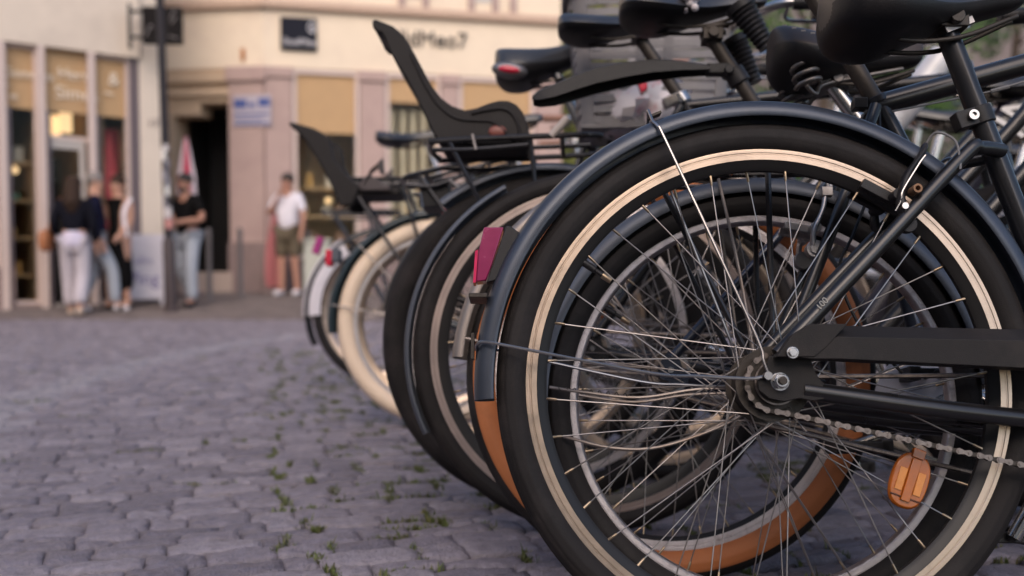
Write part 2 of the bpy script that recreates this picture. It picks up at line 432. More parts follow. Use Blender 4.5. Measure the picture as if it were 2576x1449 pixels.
def crankset(root, S, ang=20., ring=.085, m=CHR):
    bb = S['bb']; b = MB()
    b.ring([(ring, -.0455), (ring, -.0435), (ring-.010, -.0435), (ring-.010, -.0455)], bb, 48)
    b.ring([(.028, -.046), (.028, -.043), (.010, -.043), (.010, -.046)], bb, 24)
    for k in range(5):
        a = 2*math.pi*k/5; b.tube([(bb[0]+.02*math.cos(a), -.0445, bb[1]+.02*math.sin(a)), (bb[0]+(ring-.005)*math.cos(a), -.0445, bb[1]+(ring-.005)*math.sin(a))], .005, n=6)
    o = b.build('crankset', m, root, sharp=35)
    for s, a in ((-1, ang), (1, ang+180)):
        e = Vector((bb[0]+.17*math.cos(R_(a)), s*.075, bb[1]+.17*math.sin(R_(a))))
        MB().tube([(bb[0], s*.056, bb[1]), (bb[0]+.02*math.cos(R_(a)), s*.060, bb[1]+.02*math.sin(R_(a))), e], [.014, .012, .010], n=10).build('crank_arm', m, o, sharp=50)
        p = MB(); p.tube([e, e+Vector((0, s*.10, 0))], .006, n=8)
        for dx in (-.032, .032): p.box(e+Vector((dx, s*.055, 0)), (.018, .092, .022))
        p.box(e+Vector((0, s*.012, 0)), (.075, .006, .016)); p.box(e+Vector((0, s*.098, 0)), (.075, .006, .016))
        p.build('pedal', PLB, o, bevel=.002)
    return o

def simple_chain(root, S, ring=.085, rs=.034):
    bb, R = S['bb'], S['R']; b = MB()
    path = [(0, R+rs)]+[(rs*math.cos(t), R+rs*math.sin(t)) for t in np.linspace(math.pi*.55, math.pi*1.45, 9)]+[(bb[0]+ring*math.cos(t), bb[1]+ring*math.sin(t)) for t in np.linspace(-math.pi*.5, math.pi*.5, 12)]
    b.tube([(x, -.0445, z) for x, z in path], .0036, n=6, loop=True)
    b.disc((0, R), rs-.004, -.046, -.043, 24)
    b.build('chain', CHAINM, root, sharp=60)

def rack(root, x0, x1, z, R, hw=.06, m=BLK, t=.0055, z1=None, dz=.0):
    z1 = z if z1 is None else z1
    b = MB(); zz = lambda x: z+(z1-z)*(x-x0)/(x1-x0)
    b.tube(smooth_path([(x1, -hw*.6, z1), (x1-.03, -hw, zz(x1-.03)), (x0+.04, -hw, zz(x0+.04)), (x0+.008, -hw*.75, zz(x0)), (x0, 0, zz(x0)), (x0+.008, hw*.75, zz(x0)), (x0+.04, hw, zz(x0+.04)), (x1-.03, hw, zz(x1-.03)), (x1, hw*.6, z1)], 5), t, n=10)
    for f in (.22, .5, .78):
        x = x0+(x1-x0)*f; b.tube([(x, -hw, zz(x)), (x, hw, zz(x))], t*.85, n=8)
    b.tube([(x0+.05, 0, zz(x0+.05)), (x1-.02, 0, zz(x1-.02))], t*.8, n=8)
    for s in (-1, 1):
        b.tube([(x0+.05, s*hw, zz(x0+.05)-.004), (.0, s*.066, R+.01)], t*.8, n=8)
        b.tube([(x0+(x1-x0)*.6, s*hw, zz(x0+(x1-x0)*.6)-.004), (.01, s*.066, R+.012)], t*.8, n=8)
        b.tube(smooth_path([(x0+.012, s*hw*.95, zz(x0)-.018), (x0+.10, s*(hw+.003), zz(x0)-.020), (x0+.22, s*(hw+.003), zz(x0+.22)-.018)], 4), t*.8, n=8)
    return b.build('rear_rack', m, root)

def child_seat(root, outer, inner_floor, hw=.095, m=CHILD, hole=None):
    """moulded shell: two side cheeks with the outline of the seat, a back and floor between them"""
    o = MB()
    for s in (-1, 1):
        y0, y1 = (s*hw, s*(hw-.020)); o.prism(outer, min(y0, y1), max(y0, y1))
    o.prism(inner_floor, -hw+.017, hw-.017)
    seat = o.build('child_seat', m, root, sharp=25, bevel=.007)
    seat.modifiers['bevel'].segments = 3
    return seat

# ------------------------------------------------------------------ bicycle 1: the near black one
GROUP = 'bicycles parked in a row on the cobbles'
S1 = dict(R=.352, wb=1.12, bb=(.432, .298), sc=(.262, .83), ht=(.90, .93), hb=(.935, .80), st_r=.0147, dt_r=.017, style='step', stay_r=.0098, cs_r=.0118,
          seatstay=[(0.000, .062, .386), (.128, .056, .517), (.2556, .044, .648), (.278, .038, .660), (.318, .014, .664)])
b1 = bike_root('black city bicycle filling the right side, silver-striped rear rim and long black chain guard', (.332, 1.344), .352, 0, 10, 0, GROUP)
wheel(b1, 'rear_wheel', (0, .352), .352, tw=.042, rim=.3165, hubr=.036, fl=.042, hubm=GREASE, reflectors=[(R_(-35.2), .213, R_(-20))], segs=160, rot=.06, deep=.013)
wheel(b1, 'front_wheel', (S1['wb'], .352), .352, tw=.042)
frame_tubes(b1, S1, BLK)
handlebar(b1, S1); crankset(b1, S1, 60, ring=.076)
mudguard(b1, 'rear_mudguard', (0, .352), .3815, 183, -8, .029, .0235, MGB, n=110)
mudguard(b1, 'front_mudguard', (S1['wb'], .352), .3815, 190, 20, .029, .0235, MGB)
# seat post and clamp collar
o = MB(); ax = Vector((.262-.432, 0, .83-.298)).normalized()
P0 = Vector((.262, 0, .83)); o.tube([P0, P0+ax*.05], .0128, n=16); o.build('seat_post', GREASE, b1)
o = MB(); q = Vector((.432, 0, .298))+ax*.438
o.tube([q-ax*.012, q+ax*.012], .0182, n=20); o.box(q+Vector((-.021, -.004, -.006)), (.030, .022, .024), Matrix.Rotation(R_(-17), 3, 'Y'))
cl = o.build('seat_clamp', PLB, b1, bevel=.0015)
o = MB(); o.ring([(.0068, -.0215), (.0068, -.0155), (.0030, -.0155), (.0036, -.0215)], (q.x-.0165, q.z-.004), 20); o.disc((q.x-.0165, q.z-.004), .004, -.018, -.012, 8, 0); o.build('bolt', CHR, cl)
s1 = saddle(b1, .094, .907, L=.28, W=.20, slope=.02, thick=.088, post=(.262, .838))
# worn tag under the saddle nose
o = MB(); o.box((.268, -.02, .842), (.04, .002, .020), Matrix.Rotation(R_(-22), 3, 'Y')); tg = o.build('label_plate', WHT, b1)
text('lettering', 'UJER', .011, Matrix.Translation((.2525, -.0215, .8335)) @ Matrix.Rotation(R_(22), 4, 'Y').inverted() @ Matrix.Rotation(R_(90), 4, 'X'), PLB, tg, .0003)
# wire stays
st = MB()
for s in (-1, 1):
    st.tube(smooth_path([(-.146, s*.0265, .700), (-.140, s*.034, .690), (-.132, s*.038, .672), (-.075, s*.055, .53), (-.026, s*.068, .405), (-.020, s*.071, .378), (-.014, s*.072, .360)], 6), .0021, n=8)
    st.tube(smooth_path([(-.378, s*.015, .397), (-.377, s*.026, .403), (-.366, s*.034, .4055), (-.330, s*.043, .398), (-.16, s*.064, .363), (-.10, s*.070, .3585), (-.040, s*.072, .3555), (-.022, s*.072, .3575)], 6), .0021, n=8)
    st.disc((-.0165, .3585), .0052, s*.074-.006, s*.074+.006, 12)
st.tube([(-.146, -.027, .700), (-.148, 0, .724), (-.146, .027, .700)], .002, n=8)
sto = st.build('mudguard_stays', mat('stay_steel', (.34,.32,.32), .3, 1., var=.15), b1)
st = MB(); st.box((-.3835, 0, .403), (.004, .022, .034)); st.build('clip', GREASE, sto)
st = MB(); st.box((-.140, 0, .7165), (.018, .016, .003), Matrix.Rotation(R_(-22), 3, 'Y')); st.build('clip', GREASE, sto)
# axle nuts, bolts
o = MB()
for s in (-1,):
    o.loft([[(.0102*math.cos(k*math.pi/3), s*y, .352+.0102*math.sin(k*math.pi/3)) for k in range(6)] for y in (.070, .079)])
    o.disc((0, .352), .0120, s*.0695-.001, s*.0695+.001, 24); o.disc((0, .352), .0082, s*.079, s*.082, 20); o.disc((0, .352), .0052, s*.0815, s*.086, 16, 1)
an2 = MB(); an2.disc((.0105, .3855), .0075, -.094, -.088, 20); an2.disc((.0105, .3855), .0055, -.098, -.0935, 6); an2.build('bolt', CHR, b1, sharp=20, bevel=.0006)
o.build('axle_nut', [CHR, GREASE], b1, sharp=20, bevel=.0008)
# sprocket with dust cap, chain, chain guard
o = MB(); o.disc((0, .352), .0335, -.047, -.044, 36); o.disc((0, .352), .0285, -.056, -.046, 36, 0, .026); o.ring([(.0265, -.0575), (.0285, -.0575), (.0285, -.0555), (.0265, -.0555)], (0, .352), 40, m=1)
for k in range(18):
    a = 2*math.pi*k/18; o.prism([(.033*math.cos(a-.06), .352+.033*math.sin(a-.06)), (.0385*math.cos(a), .352+.0385*math.sin(a)), (.033*math.cos(a+.06), .352+.033*math.sin(a+.06))], -.0468, -.0442)
o.build('sprocket', [GREASE, CHAINM], b1, sharp=30)
rs, rr_, bb = .0366, .0768, S1['bb']
path = [(rs*math.cos(t), .352+rs*math.sin(t)) for t in np.linspace(math.pi*.5, math.pi*1.53, 15)]+[(bb[0]+rr_*math.cos(t), bb[1]+rr_*math.sin(t)) for t in np.linspace(-math.pi*.5, math.pi*.5, 20)]
chain_links(path, -.0455).build('chain', [CHAINM, GREASE], b1, sharp=30)
g = MB(); sec = [(-.004, .386, .381), (.020, .412, .3805), (.034, .4205, .3785), (.070, .4235, .3785), (.31, .4185, .3665), (.58, .412, .350)]
rings = []
for x, t, bt in sec:
    h = t-bt; k = min(1, h/.04)
    rings.append([(x, -.036, t), (x, -.058, t), (x, -.074*1-.014*k, t-.018*k), (x, -.088, bt+.010*k), (x, -.088, bt), (x, -.060, bt), (x, -.036, bt+.002)])
g.loft(rings)
g.prism([(-.008, .381), (.012, .408), (.034, .4215), (.080, .4215), (.052, .392), (.038, .381)], -.0895, -.0655)
g.build('chain_guard', GUARD, b1, sharp=18, bevel=.0015)
o = MB(); o.prism([(-.028, .352), (-.017, .366), (-.012, .384), (.038, .384), (.045, .362), (.054, .350), (.054, .330), (.040, .328), (.024, .331), (.004, .327), (-.014, .331), (-.026, .341)], -.0690, -.0640)
o.build('dropout', GUARD, b1, bevel=.001)
# rear lamp and its bracket on the guard
o = MB(); o.prism([(-.3690, .5600), (-.343, .5600), (-.3585, .510), (-.366, .489), (-.379, .487), (-.3765, .525)], -.014, .014)
lamp = o.build('rear_reflector', mat('magenta_reflector', (.26,.010,.075), .25, var=.3, vs=40, coat=.6), b1, bevel=.0015)
MB().prism([(-.340, .5620), (-.334, .562), (-.316, .548), (-.330, .528), (-.350, .490), (-.3655, .486), (-.3575, .510)], -.013, .013).build('reflector_bracket', PLB, lamp, bevel=.0015)
MB().prism([(-.3805, .528), (-.3765, .530), (-.3795, .486), (-.383, .486)], -.0135, .0135).build('reflector_ridge', REDP, lamp)
MB().box((-.376, 0, .467), (.024, .058, .006)).build('mudguard_clip', GREASE, b1, bevel=.001)
MB().box((-.294, -.0268, .562), (.006, .0012, .040), Matrix.Rotation(R_(33), 3, 'Y')).build('sticker', WHT, b1)
# brake arm set on the seat stays
o = MB()
for s in (-1, 1):
    o.tube([(.176, s*.040, .556), (.176, s*.052, .556)], .0115, n=16)
    o.tube(smooth_path([(.174, s*.050, .560), (.168, s*.049, .585), (.178, s*.044, .618), (.206, s*.032, .655), (.214, s*.020, .668)], 5), [.010]*6+[.0085]*6+[.0065]*9, n=10, flat=.6)
    o.box((.150, s*.022, .604), (.052, .013, .013), Matrix.Rotation(R_(29), 3, 'Y'))
    o.disc((.168, .596), .0085, min(s*.048, s*.022), max(s*.048, s*.022), 16)
br = o.build('rim_brake', PLB, b1, bevel=.001)
o = MB(); o.tube(smooth_path([(.158, -.056, .5715), (.166, -.0565, .586), (.1685, -.056, .598), (.190, -.051, .630), (.197, -.050, .640), (.203, -.049, .647)], 4), .0012, n=6)
o.disc((.169, .577), .0042, -.062, -.052, 12); o.build('spring_wire', CHR, br)
MB().ring([(.0058, -.066), (.0058, -.046), (.0030, -.046), (.0034, -.066)], (.1845, .599), 18).build('barrel_bolt', RUST, br)
o = MB(); o.tube(smooth_path([(.214, -.02, .668), (.226, -.03, .683), (.243, -.046, .668), (.246, -.052, .640), (.244, -.056, .626)], 6), .0016, n=7); o.build('brake_cable', mat('cable_grey', (.16,.15,.15), .5), br)
text('lettering', '100', .0115, Matrix.Translation((.052, -.0715, .4405)) @ Matrix.Rotation(R_(-47), 4, 'Y') @ Matrix.Rotation(R_(90), 4, 'X'), mat('grey_print', (.34,.33,.30), .6), b1, .0002)

# ------------------------------------------------------------------ the other bicycles
def common(root, S, fm, tm=(RUB, RUBS), rm=(ALU, ALU), tw=.040, rim=.3165, sw=62, crank=20, guard=None, bar='city', ring=.085, grip=PLB, front=True, **k):
    R = S['R']
    wheel(root, 'rear_wheel', (0, R), R, tw=tw, rim=rim, tmats=tm, rmats=rm, sw=sw, **k)
    if front: wheel(root, 'front_wheel', (S['wb'], S.get('fr', R)), S.get('fr', R), tw=tw, rim=rim, tmats=tm, rmats=rm, sw=sw, reflectors=[(1.1, .20, .4)])
    frame_tubes(root, S, fm); handlebar(root, S, grip, bar); crankset(root, S, crank, ring); simple_chain(root, S, ring)
def post(root, a, b, r=.0132, m=CHR, name='seat_post'):
    return MB().tube([(a[0], 0, a[1]), (b[0], 0, b[1])], r, n=16).build(name, m, root)
def stays(root, pts, m=CHR, r=.0021):
    o = MB()
    for p in pts:
        for s in (-1, 1): o.tube(smooth_path([(x, s*y, z) for x, y, z in p], 5), r, n=7)
    return o.build('mudguard_stays', m, root)

# 2: black, worn grey rim, blue-grey mudguard, silver brake
S2 = dict(R=.32, wb=1.02, bb=(.425, .275), sc=(.181, .785), ht=(.735, .945), hb=(.775, .80), st_r=.0148, tt_r=.0165, stay_r=.0092, ss=(.181, .775),
          seatstay=[(.004, .060, .342), (.030, .058, .398), (.130, .050, .647), (.176, .022, .765)])
b2 = bike_root('black bicycle with scuffed grey rear rim and silver brake arms right behind the nearest wheel', (.367, 1.525), .32, -4, 10, -.012, GROUP)
common(b2, S2, BLK, rm=(ALUW, ALUW), deep=.004, tw=.043, rim=.2885, crank=-35, segs=140, rot=.11)
mudguard(b2, 'rear_mudguard', (0, .32), .3395, 196, 5, .028, .024, GREYM, n=96)
post(b2, (.20, .745), (.062, 1.01), .0136, GREASE)
o = MB(); o.tube([(.186, 0, .775), (.1815, 0, .785)], .0185, n=18); o.box((.158, 0, .775), (.02, .024, .016)); o.build('seat_clamp', BLK, b2, bevel=.001)
saddle(b2, -.06, 1.075, L=.27, W=.17, thick=.06, post=(.062, 1.005))
o = MB()
for s in (-1, 1):
    o.tube([(.076, s*.034, .541), (.076, s*.052, .541)], .0135, n=16); o.disc((.076, .541), .0085, s*.052-.004, s*.052+.004, 14)
    o.tube(smooth_path([(.072, s*.050, .545), (.074, s*.050, .568), (.088, s*.046, .600), (.094, s*.040, .626)], 5), [.0075]*8+[.006]*8, n=10, flat=.6)
    o.box((.062, s*.020, .578), (.05, .012, .011), Matrix.Rotation(R_(12), 3, 'Y')); o.disc((.078, .574), .008, min(s*.02, s*.05), max(s*.02, s*.05), 14)
o.box((.096, -.042, .628), (.016, .012, .014)); o.tube([(.098, -.04, .632), (.104, -.03, .70)], .003, n=8)
o.build('rim_brake', mat('brake_alloy', (.52,.49,.48), .36, .9, var=.2, dirt=(.25,.2,.18), damt=.5), b2, bevel=.001)
rack(b2, -.22, .16, .684, .32, hw=.058, t=.0055)
sy = stays(b2, [[(-.31, .030, .338), (-.26, .045, .330), (-.18, .058, .322), (-.10, .062, .334), (-.02, .064, .338)], [(-.29, .030, .266), (-.22, .047, .250), (-.15, .056, .252), (-.06, .062, .284), (-.01, .064, .318)],
                [(-.06, .030, .652), (-.035, .052, .51), (-.012, .064, .345)]], SILV, .0024)
MB().tube(helix((-.30, -.034, .336), (-.19, -.056, .324), .0032, 9, 9), .0007, n=5).build('wire_wrap', GREASE, sy)
MB().box((-.3085, -.029, .462), (.009, .0015, .021), Matrix.Rotation(R_(22), 3, 'Y')).build('sticker', REDL, b2)
o = MB()   # loose bent cable along the seat stay
o.tube(smooth_path([(.182, -.02, .76), (.165, -.06, .66), (.125, -.075, .56), (.10, -.085, .50), (.13, -.08, .42), (.19, -.06, .36)], 6), .0024, n=7); o.build('brake_cable', PLB, b2)

o = MB(); o.tube(smooth_path([(.20, -.02, .757), (.26, -.022, .768), (.33, -.020, .783), (.36, -.022, .79), (.42, -.018, .81)], 5), .0016, n=6); o.tube([(.345, -.021, .786), (.372, -.021, .793)], .0032, n=8); o.build('brake_cable', mat('cable_grey', (.16,.15,.15), .5), b2)

# 4: orange gum-walled tyres, silver mudguard, sprung leather saddle
S4 = dict(R=.342, wb=1.04, bb=(.44, .28), sc=(.335, .765), ht=(.86, .90), hb=(.90, .76), style='step')
b4 = bike_root('bicycle with orange tyre walls, silver mudguard and stitched leather saddle on coil springs', (.263, 1.742), .342, -5, 10, -.012, GROUP)
common(b4, S4, NAVY, tm=(RUB, GUM), tw=.054, sw=63, rim=.293, rm=(ALUW, RIMB), deep=.007, crank=200, segs=128, rot=.2)
mudguard(b4, 'rear_mudguard', (0, .342), .3685, 176, 60, .030, .020, SILV)
stays(b4, [[(-.345, .026, .40), (-.18, .055, .36), (-.01, .066, .345)], [(-.20, .028, .64), (-.10, .055, .48), (-.01, .066, .345)]], SILV)
MB().prism([(.44+.118*math.cos(t), .28+.118*math.sin(t)) for t in np.linspace(R_(75), R_(190), 24)]+[(.44+.03*math.cos(t), .28+.03*math.sin(t)) for t in np.linspace(R_(190), R_(75), 10)], -.056, -.053).build('chain_disc', mat('disc_pale', (.62,.60,.66), .35, coat=.3), b4)
post(b4, (.34, .76), (.285, .842), .0135, CHR)
o = MB(); o.tube([(.330, 0, .774), (.341, 0, .757)], .020, n=18); o.build('seat_clamp', CHR, b4)
sd4 = saddle(b4, .176, .945, L=.262, W=.21, m=LEA, slope=-.10, thick=.085)
o = MB()
for s in (-1, 1):
    o.tube(helix((.222, s*.058, .872), (.232, s*.058, .822), .021, 3.2), .0042, n=8)
    o.tube(smooth_path([(.228, s*.058, .824), (.245, s*.05, .812), (.262, s*.030, .835), (.33, s*.022, .852), (.40, s*.012, .868)], 5), .004, n=8)
o.box((.285, 0, .848), (.055, .05, .020), Matrix.Rotation(R_(-14), 3, 'Y')); o.disc((.287, .848), .0085, -.032, .032, 16)
o.build('saddle_spring', mat('spring_steel', (.20,.18,.17), .4, .8, var=.3, dirt=(.1,.06,.04), damt=.5), b4, bevel=.0008)
o = MB()
for k in range(17):
    t = k/16; x = .186+.24*t; hw = .105*(.99 if t < .25 else max(.2, 1.08-t*1.05)) ; z = .910-.045*math.sin(math.pi*min(1, t*1.3))*.35-.02*t
    o.box((x, -hw*.995-.0015, z), (.007, .0012, .0016))
o.build('stitching', mat('cream_thread', (.45,.38,.32), .7), sd4)

# 5: torn saddle with ribbed boots, clip-on guard, blue-grey mudguard
S5 = dict(R=.35, wb=1.06, bb=(.46, .285), sc=(.318, .825), ht=(.88, .92), hb=(.92, .78), style='step')
b5 = bike_root('bicycle with torn foam-leaking saddle and a clip-on blade mudguard on its seat post', (.155, 2.0), .35, -4, 6, 0, GROUP)
common(b5, S5, BLK, tw=.040, crank=110, rm=(mat('rim_bronze', (.50,.40,.36), .4, .9, var=.1), RIMB), segs=120, rot=.3, reflectors=[(1.25, .21, .2)])
mudguard(b5, 'rear_mudguard', (0, .35), .3665, 207, 118, .022, .009, GREYM)
post(b5, (.322, .815), (.232, .962), .0140, GREASE)
saddle(b5, .050, 1.050, L=.29, W=.195, thick=.056, post=(.232, .958))
boot(b5, (.283, -.050, 1.000), (.330, -.050, .925), .026, .016)
boot(b5, (.285, .045, .965), (.322, .045, .885), .024, .015)
o = MB()
for k in range(26):
    a = random.uniform(0, 6.28); r = random.uniform(0, .022)
    o.ell((.186+r*math.cos(a)*.8, -.060+random.uniform(-.01, .01), 1.018+r*math.sin(a)*1.1), (random.uniform(.005, .011),)*3, nu=8, nv=6)
o.build('exposed_foam', FOAM, b5, sharp=60)
g = MB(); top = [(-.118, .848), (-.105, .857), (-.075, .868), (-.030, .886), (.0068, .8985), (.060, .9085), (.1156, .9145), (.170, .9125), (.227, .9035)]; rings = []
for i, (x, z) in enumerate(top):
    t = i/8; hw = .022+.016*math.sin(math.pi*min(1, t*1.05)); d = .010+.024*math.sin(math.pi*t)**.8
    rings.append([(x, -hw, z-d), (x, -hw*.96, z-.004), (x, -hw*.7, z), (x, 0, z+.003), (x, hw*.7, z), (x, hw*.96, z-.004), (x, hw, z-d), (x, hw*.9, z-d), (x, hw*.86, z-.008), (x, 0, z-.004), (x, -hw*.86, z-.008), (x, -hw*.9, z-d)])
g.loft(rings); cg = g.build('clip_on_mudguard', PLB, b5, sharp=28)
ax5 = Vector((.232-.322, 0, .962-.815)).normalized(); q5 = Vector((.322, 0, .815))+ax5*.085
o = MB(); o.tube([q5-ax5*.02, q5+ax5*.012], .0205, n=18); o.box((.243, 0, .898), (.045, .03, .02)); o.disc((.262, .893), .009, -.026, .026, 14); o.build('post_clamp', PLB, cg, bevel=.002)

# 6: fat black tyre, rack with the larger child seat, saddle with red tail lamp
S6 = dict(R=.36, wb=1.08, bb=(.46, .29), sc=(.300, .885), ht=(.90, .95), hb=(.94, .80))
b6 = bike_root('fat-tyred black bicycle with the taller dark child seat on its tubular rear rack', (.075, 2.25), .36, -4, 8, 0, GROUP)
common(b6, S6, BLK, tw=.056, crank=160, rm=(ALUW, RIMB), rim=.303, tm=(RUB, RUB), segs=120, rot=.35)
mudguard(b6, 'rear_mudguard', (0, .36), .388, 128, 30, .030, .018, GREYM)
rack(b6, -.258, .115, .778, .36, hw=.084, z1=.790, t=.0064)
post(b6, (.318, .852), (.204, 1.030), .0138, GREASE)
o = MB(); o.tube([(.298, 0, .880), (.286, 0, .900)], .0215, n=18); o.box((.275, -.005, .886), (.044, .03, .020), Matrix.Rotation(R_(-22), 3, 'Y')); o.build('seat_clamp', CHR, b6, bevel=.001)
saddle(b6, .020, 1.084, L=.285, W=.15, thick=.050, slope=.05, post=(.204, 1.028))
o = MB(); o.prism([(.196, .952), (.214, .953), (.220, .912), (.206, .902), (.200, .918)], -.014, .014); o.build('tail_lamp', mat('red_lamp_glass', (.50,.015,.045), .2, coat=.6, var=.2), b6, bevel=.003)
cs_out = [(-0.3858, 1.0534), (-0.3781, 1.0573), (-0.3383, 1.0408), (-0.313, 1.0175), (-0.2888, 0.9758), (-0.2519, 0.9069), (-0.2305, 0.8787), (-0.2062, 0.8602), (-0.1771, 0.85), (-0.1529, 0.8545), (-0.1256, 0.8651), (-0.1043, 0.8704), (-0.083, 0.8699), (-0.0656, 0.8612), (-0.0519, 0.8447), (-0.0403, 0.8156), (-0.0315, 0.7719), (-0.0558, 0.77), (-0.2286, 0.7719), (-0.248, 0.803), (-0.2693, 0.8476), (-0.2907, 0.8903), (-0.3101, 0.9272), (-0.3325, 0.9612), (-0.349, 0.9932), (-0.3577, 1.0165), (-0.3645, 1.0262), (-0.3742, 1.0282), (-0.3838, 1.0397)]
cs_in = [(-0.3838, 1.0397), (-0.3762, 1.0456), (-0.347, 1.0194), (-0.3082, 0.9486), (-0.2693, 0.8689), (-0.2354, 0.8126), (-0.2014, 0.801), (-0.0461, 0.801), (-0.0461, 0.7767), (-0.2286, 0.7739), (-0.248, 0.803), (-0.2907, 0.8903), (-0.3325, 0.9612), (-0.3577, 1.0165), (-0.3742, 1.0301)]
cs6 = child_seat(b6, cs_out, cs_in, hw=.072)
o = MB()
path = smooth_path([(-0.1626, 0.8417), (-0.1334, 0.8476), (-0.0995, 0.8515), (-0.0771, 0.8417), (-0.0617, 0.8156), (-0.0558, 0.7797)], 6)
o.tube([(x, -.0735, z) for x, z in path], .0035, n=8)
o.tube([(x, -.0735, z) for x, z in smooth_path([(-0.2984, 0.9758), (-0.2577, 0.8932), (-0.2257, 0.8515), (-0.1917, 0.8302), (-0.1529, 0.8253), (-0.1141, 0.8204), (-0.0704, 0.7817)], 6)], .0028, n=8)
o.build('moulded_ridge', CHILD, cs6)
o = MB(); o.ell((-.106, -.0715, .802), (.020, .006, .013)); o.build('buckle', mat('buckle_red_brown', (.20,.06,.045), .5), cs6)
o = MB(); o.tube([(-.158, -.092, .790), (-.150, -.092, .756)], .006, n=8, flat=.5); o.build('rack_clip', mat('clip_cream', (.42,.36,.33), .6), b6); o = MB(); o.tube([(.01, -.088, .785), (.045, -.088, .825)], .0085, n=10); o.build('rack_clip', mat('clip_cream', (.42,.36,.33), .6), b6)

# 6b: rack with end plate and black spring clip, saddle with oval red lamp
S7 = dict(R=.35, wb=1.06, bb=(.42, .285), sc=(.16, .86), ht=(.87, .95), hb=(.91, .80), style='step')
b7 = bike_root('bicycle with a thick white down tube and an oval red lamp in its saddle back', (.036, 2.7), .35, -4, 6, 0, GROUP)
common(b7, S7, BLK, tw=.042, crank=70, segs=110, rot=.45, reflectors=[(.35, .2, .2)], rm=(ALU, ALU))
mudguard(b7, 'rear_mudguard', (0, .35), .382, 171, 40, .030, .020, BLK)
rack(b7, -.325, -.04, .745, .35, hw=.066, z1=.81, t=.007)
post(b7, (.165, .84), (.065, 1.06), .0135, CHR)
sd = saddle(b7, -.086, 1.098, L=.285, W=.19, slope=.11, thick=.100, post=(.065, 1.045), m=mat('saddle_grey_vinyl', (.030,.030,.034), .38, var=.2, coat=.2))
Mo = Matrix.Rotation(R_(8), 3, 'Y')
o = MB(); o.ell((-.042, -.082, 1.020), (.047, .018, .022), Mo, 24, 12); lm = o.build('saddle_lamp', mat('lamp_bezel', (.22,.20,.20), .3, .7), sd)
o = MB(); o.ell((-.042, -.092, 1.018), (.030, .012, .011), Mo, 20, 10); o.build('lens', REDL, lm)
o = MB(); o.box((-.236, 0, .700), (.075, .12, .058)); o.box((-.270, -.064, .702), (.004, .006, .075), Matrix.Rotation(R_(-8), 3, 'Y'), 1); o.build('rack_box', [PLB, CHR], b7, bevel=.004)
o = MB(); o.tube([(-.196, -.07, .737), (-.185, -.07, .728), (-.10, -.068, .648), (-.06, -.066, .61)], [.010, .0115, .0095, .008], n=12, flat=.5); o.build('spring_clip', mat('grey_alloy', (.27,.25,.24), .5, .6), b7)
MB().box((-.20, -.05, .655), (.03, .03, .034)).build('tail_lamp', REDL, b7, bevel=.003)
o = MB(); o.tube([(.46, 0, .40), (.845, 0, .80), (.925, 0, .875), (1.00, 0, .965), (1.075, 0, 1.07)], [.036, .038, .038, .038, .034], n=18); o.build('white_down_tube', WHTP, b7)
stays(b7, [[(-.335, .03, .42), (-.18, .06, .38), (-.01, .066, .352)], [(-.25, .03, .63), (-.12, .06, .48), (-.01, .066, .352)]], STEEL)

# 7: cream tyres, second child seat
S8 = dict(R=.345, wb=1.07, bb=(.46, .29), sc=(.26, .86), ht=(.88, .96), hb=(.92, .80), style='step', bar_z=1.1)
b8 = bike_root('bicycle on cream tyres carrying the lower, reclined child seat on its rack', (-.24, 3.44), .345, -4, 5, 0, GROUP)
common(b8, S8, TEAL, tm=(CRM, CRM), tw=.060, crank=40, rm=(mat('rim_pale', (.66,.62,.62), .4, .7), ALU), rim=.293, segs=100, rot=.5, grip=GRIP)
mudguard(b8, 'rear_mudguard', (0, .345), .378, 186, 30, .032, .022, TEAL)
rack(b8, -.350, .03, .812, .345, hw=.07, t=.0075)
post(b8, (.262, .855), (.215, .99), .0135, CHR); saddle(b8, .07, 1.04, L=.27, W=.19, post=(.215, .985))
c8 = [(-0.4981, 0.9964), (-0.4853, 0.9993), (-0.4122, 0.9783), (-0.3733, 0.9583), (-0.3547, 0.9379), (-0.3498, 0.9067), (-0.345, 0.8774), (-0.3099, 0.8355), (-0.2659, 0.7926), (-0.2562, 0.775), (-0.2806, 0.7214), (-0.3245, 0.7214), (-0.3313, 0.7458), (-0.3567, 0.7994), (-0.384, 0.8511), (-0.4123, 0.894), (-0.4386, 0.9369), (-0.4658, 0.9652), (-0.4874, 0.9837)]
i8 = [(-0.4853, 0.9876), (-0.4171, 0.9524), (-0.3878, 0.9115), (-0.3391, 0.8335), (-0.2806, 0.7848), (-0.1245, 0.7848), (-0.1245, 0.7604), (-0.2904, 0.7555), (-0.3313, 0.7458), (-0.384, 0.8511), (-0.4386, 0.9369), (-0.4658, 0.9652)]
c8s = child_seat(b8, c8, i8)
for s in (-1, 1):
    y0, y1 = sorted((s*.095, s*.075))
    MB().prism([(-0.263, 0.7906), (-0.2221, 0.8316), (-0.1811, 0.8804), (-0.1763, 0.8238), (-0.1889, 0.8257), (-0.1967, 0.8452), (-0.2172, 0.8364), (-0.2202, 0.8198), (-0.1929, 0.8101), (-0.1831, 0.7945), (-0.1539, 0.7848), (-0.1539, 0.7701), (-0.2514, 0.7701)], y0, y1).build('leg_guard', mat('guard_brown_grey', (.060,.046,.046), .6), c8s, bevel=.004)
MB().box((-.374, 0, .558), (.022, .05, .055)).build('tail_lamp', REDL, b8, bevel=.004)
MB().box((-.352, 0, .566), (.030, .045, .045)).build('lamp_housing', GREYM, b8, bevel=.004)
stays(b8, [[(-.36, .03, .40), (-.18, .06, .37), (-.01, .066, .347)], [(-.27, .032, .60), (-.13, .06, .46), (-.01, .066, .347)]], STEEL)

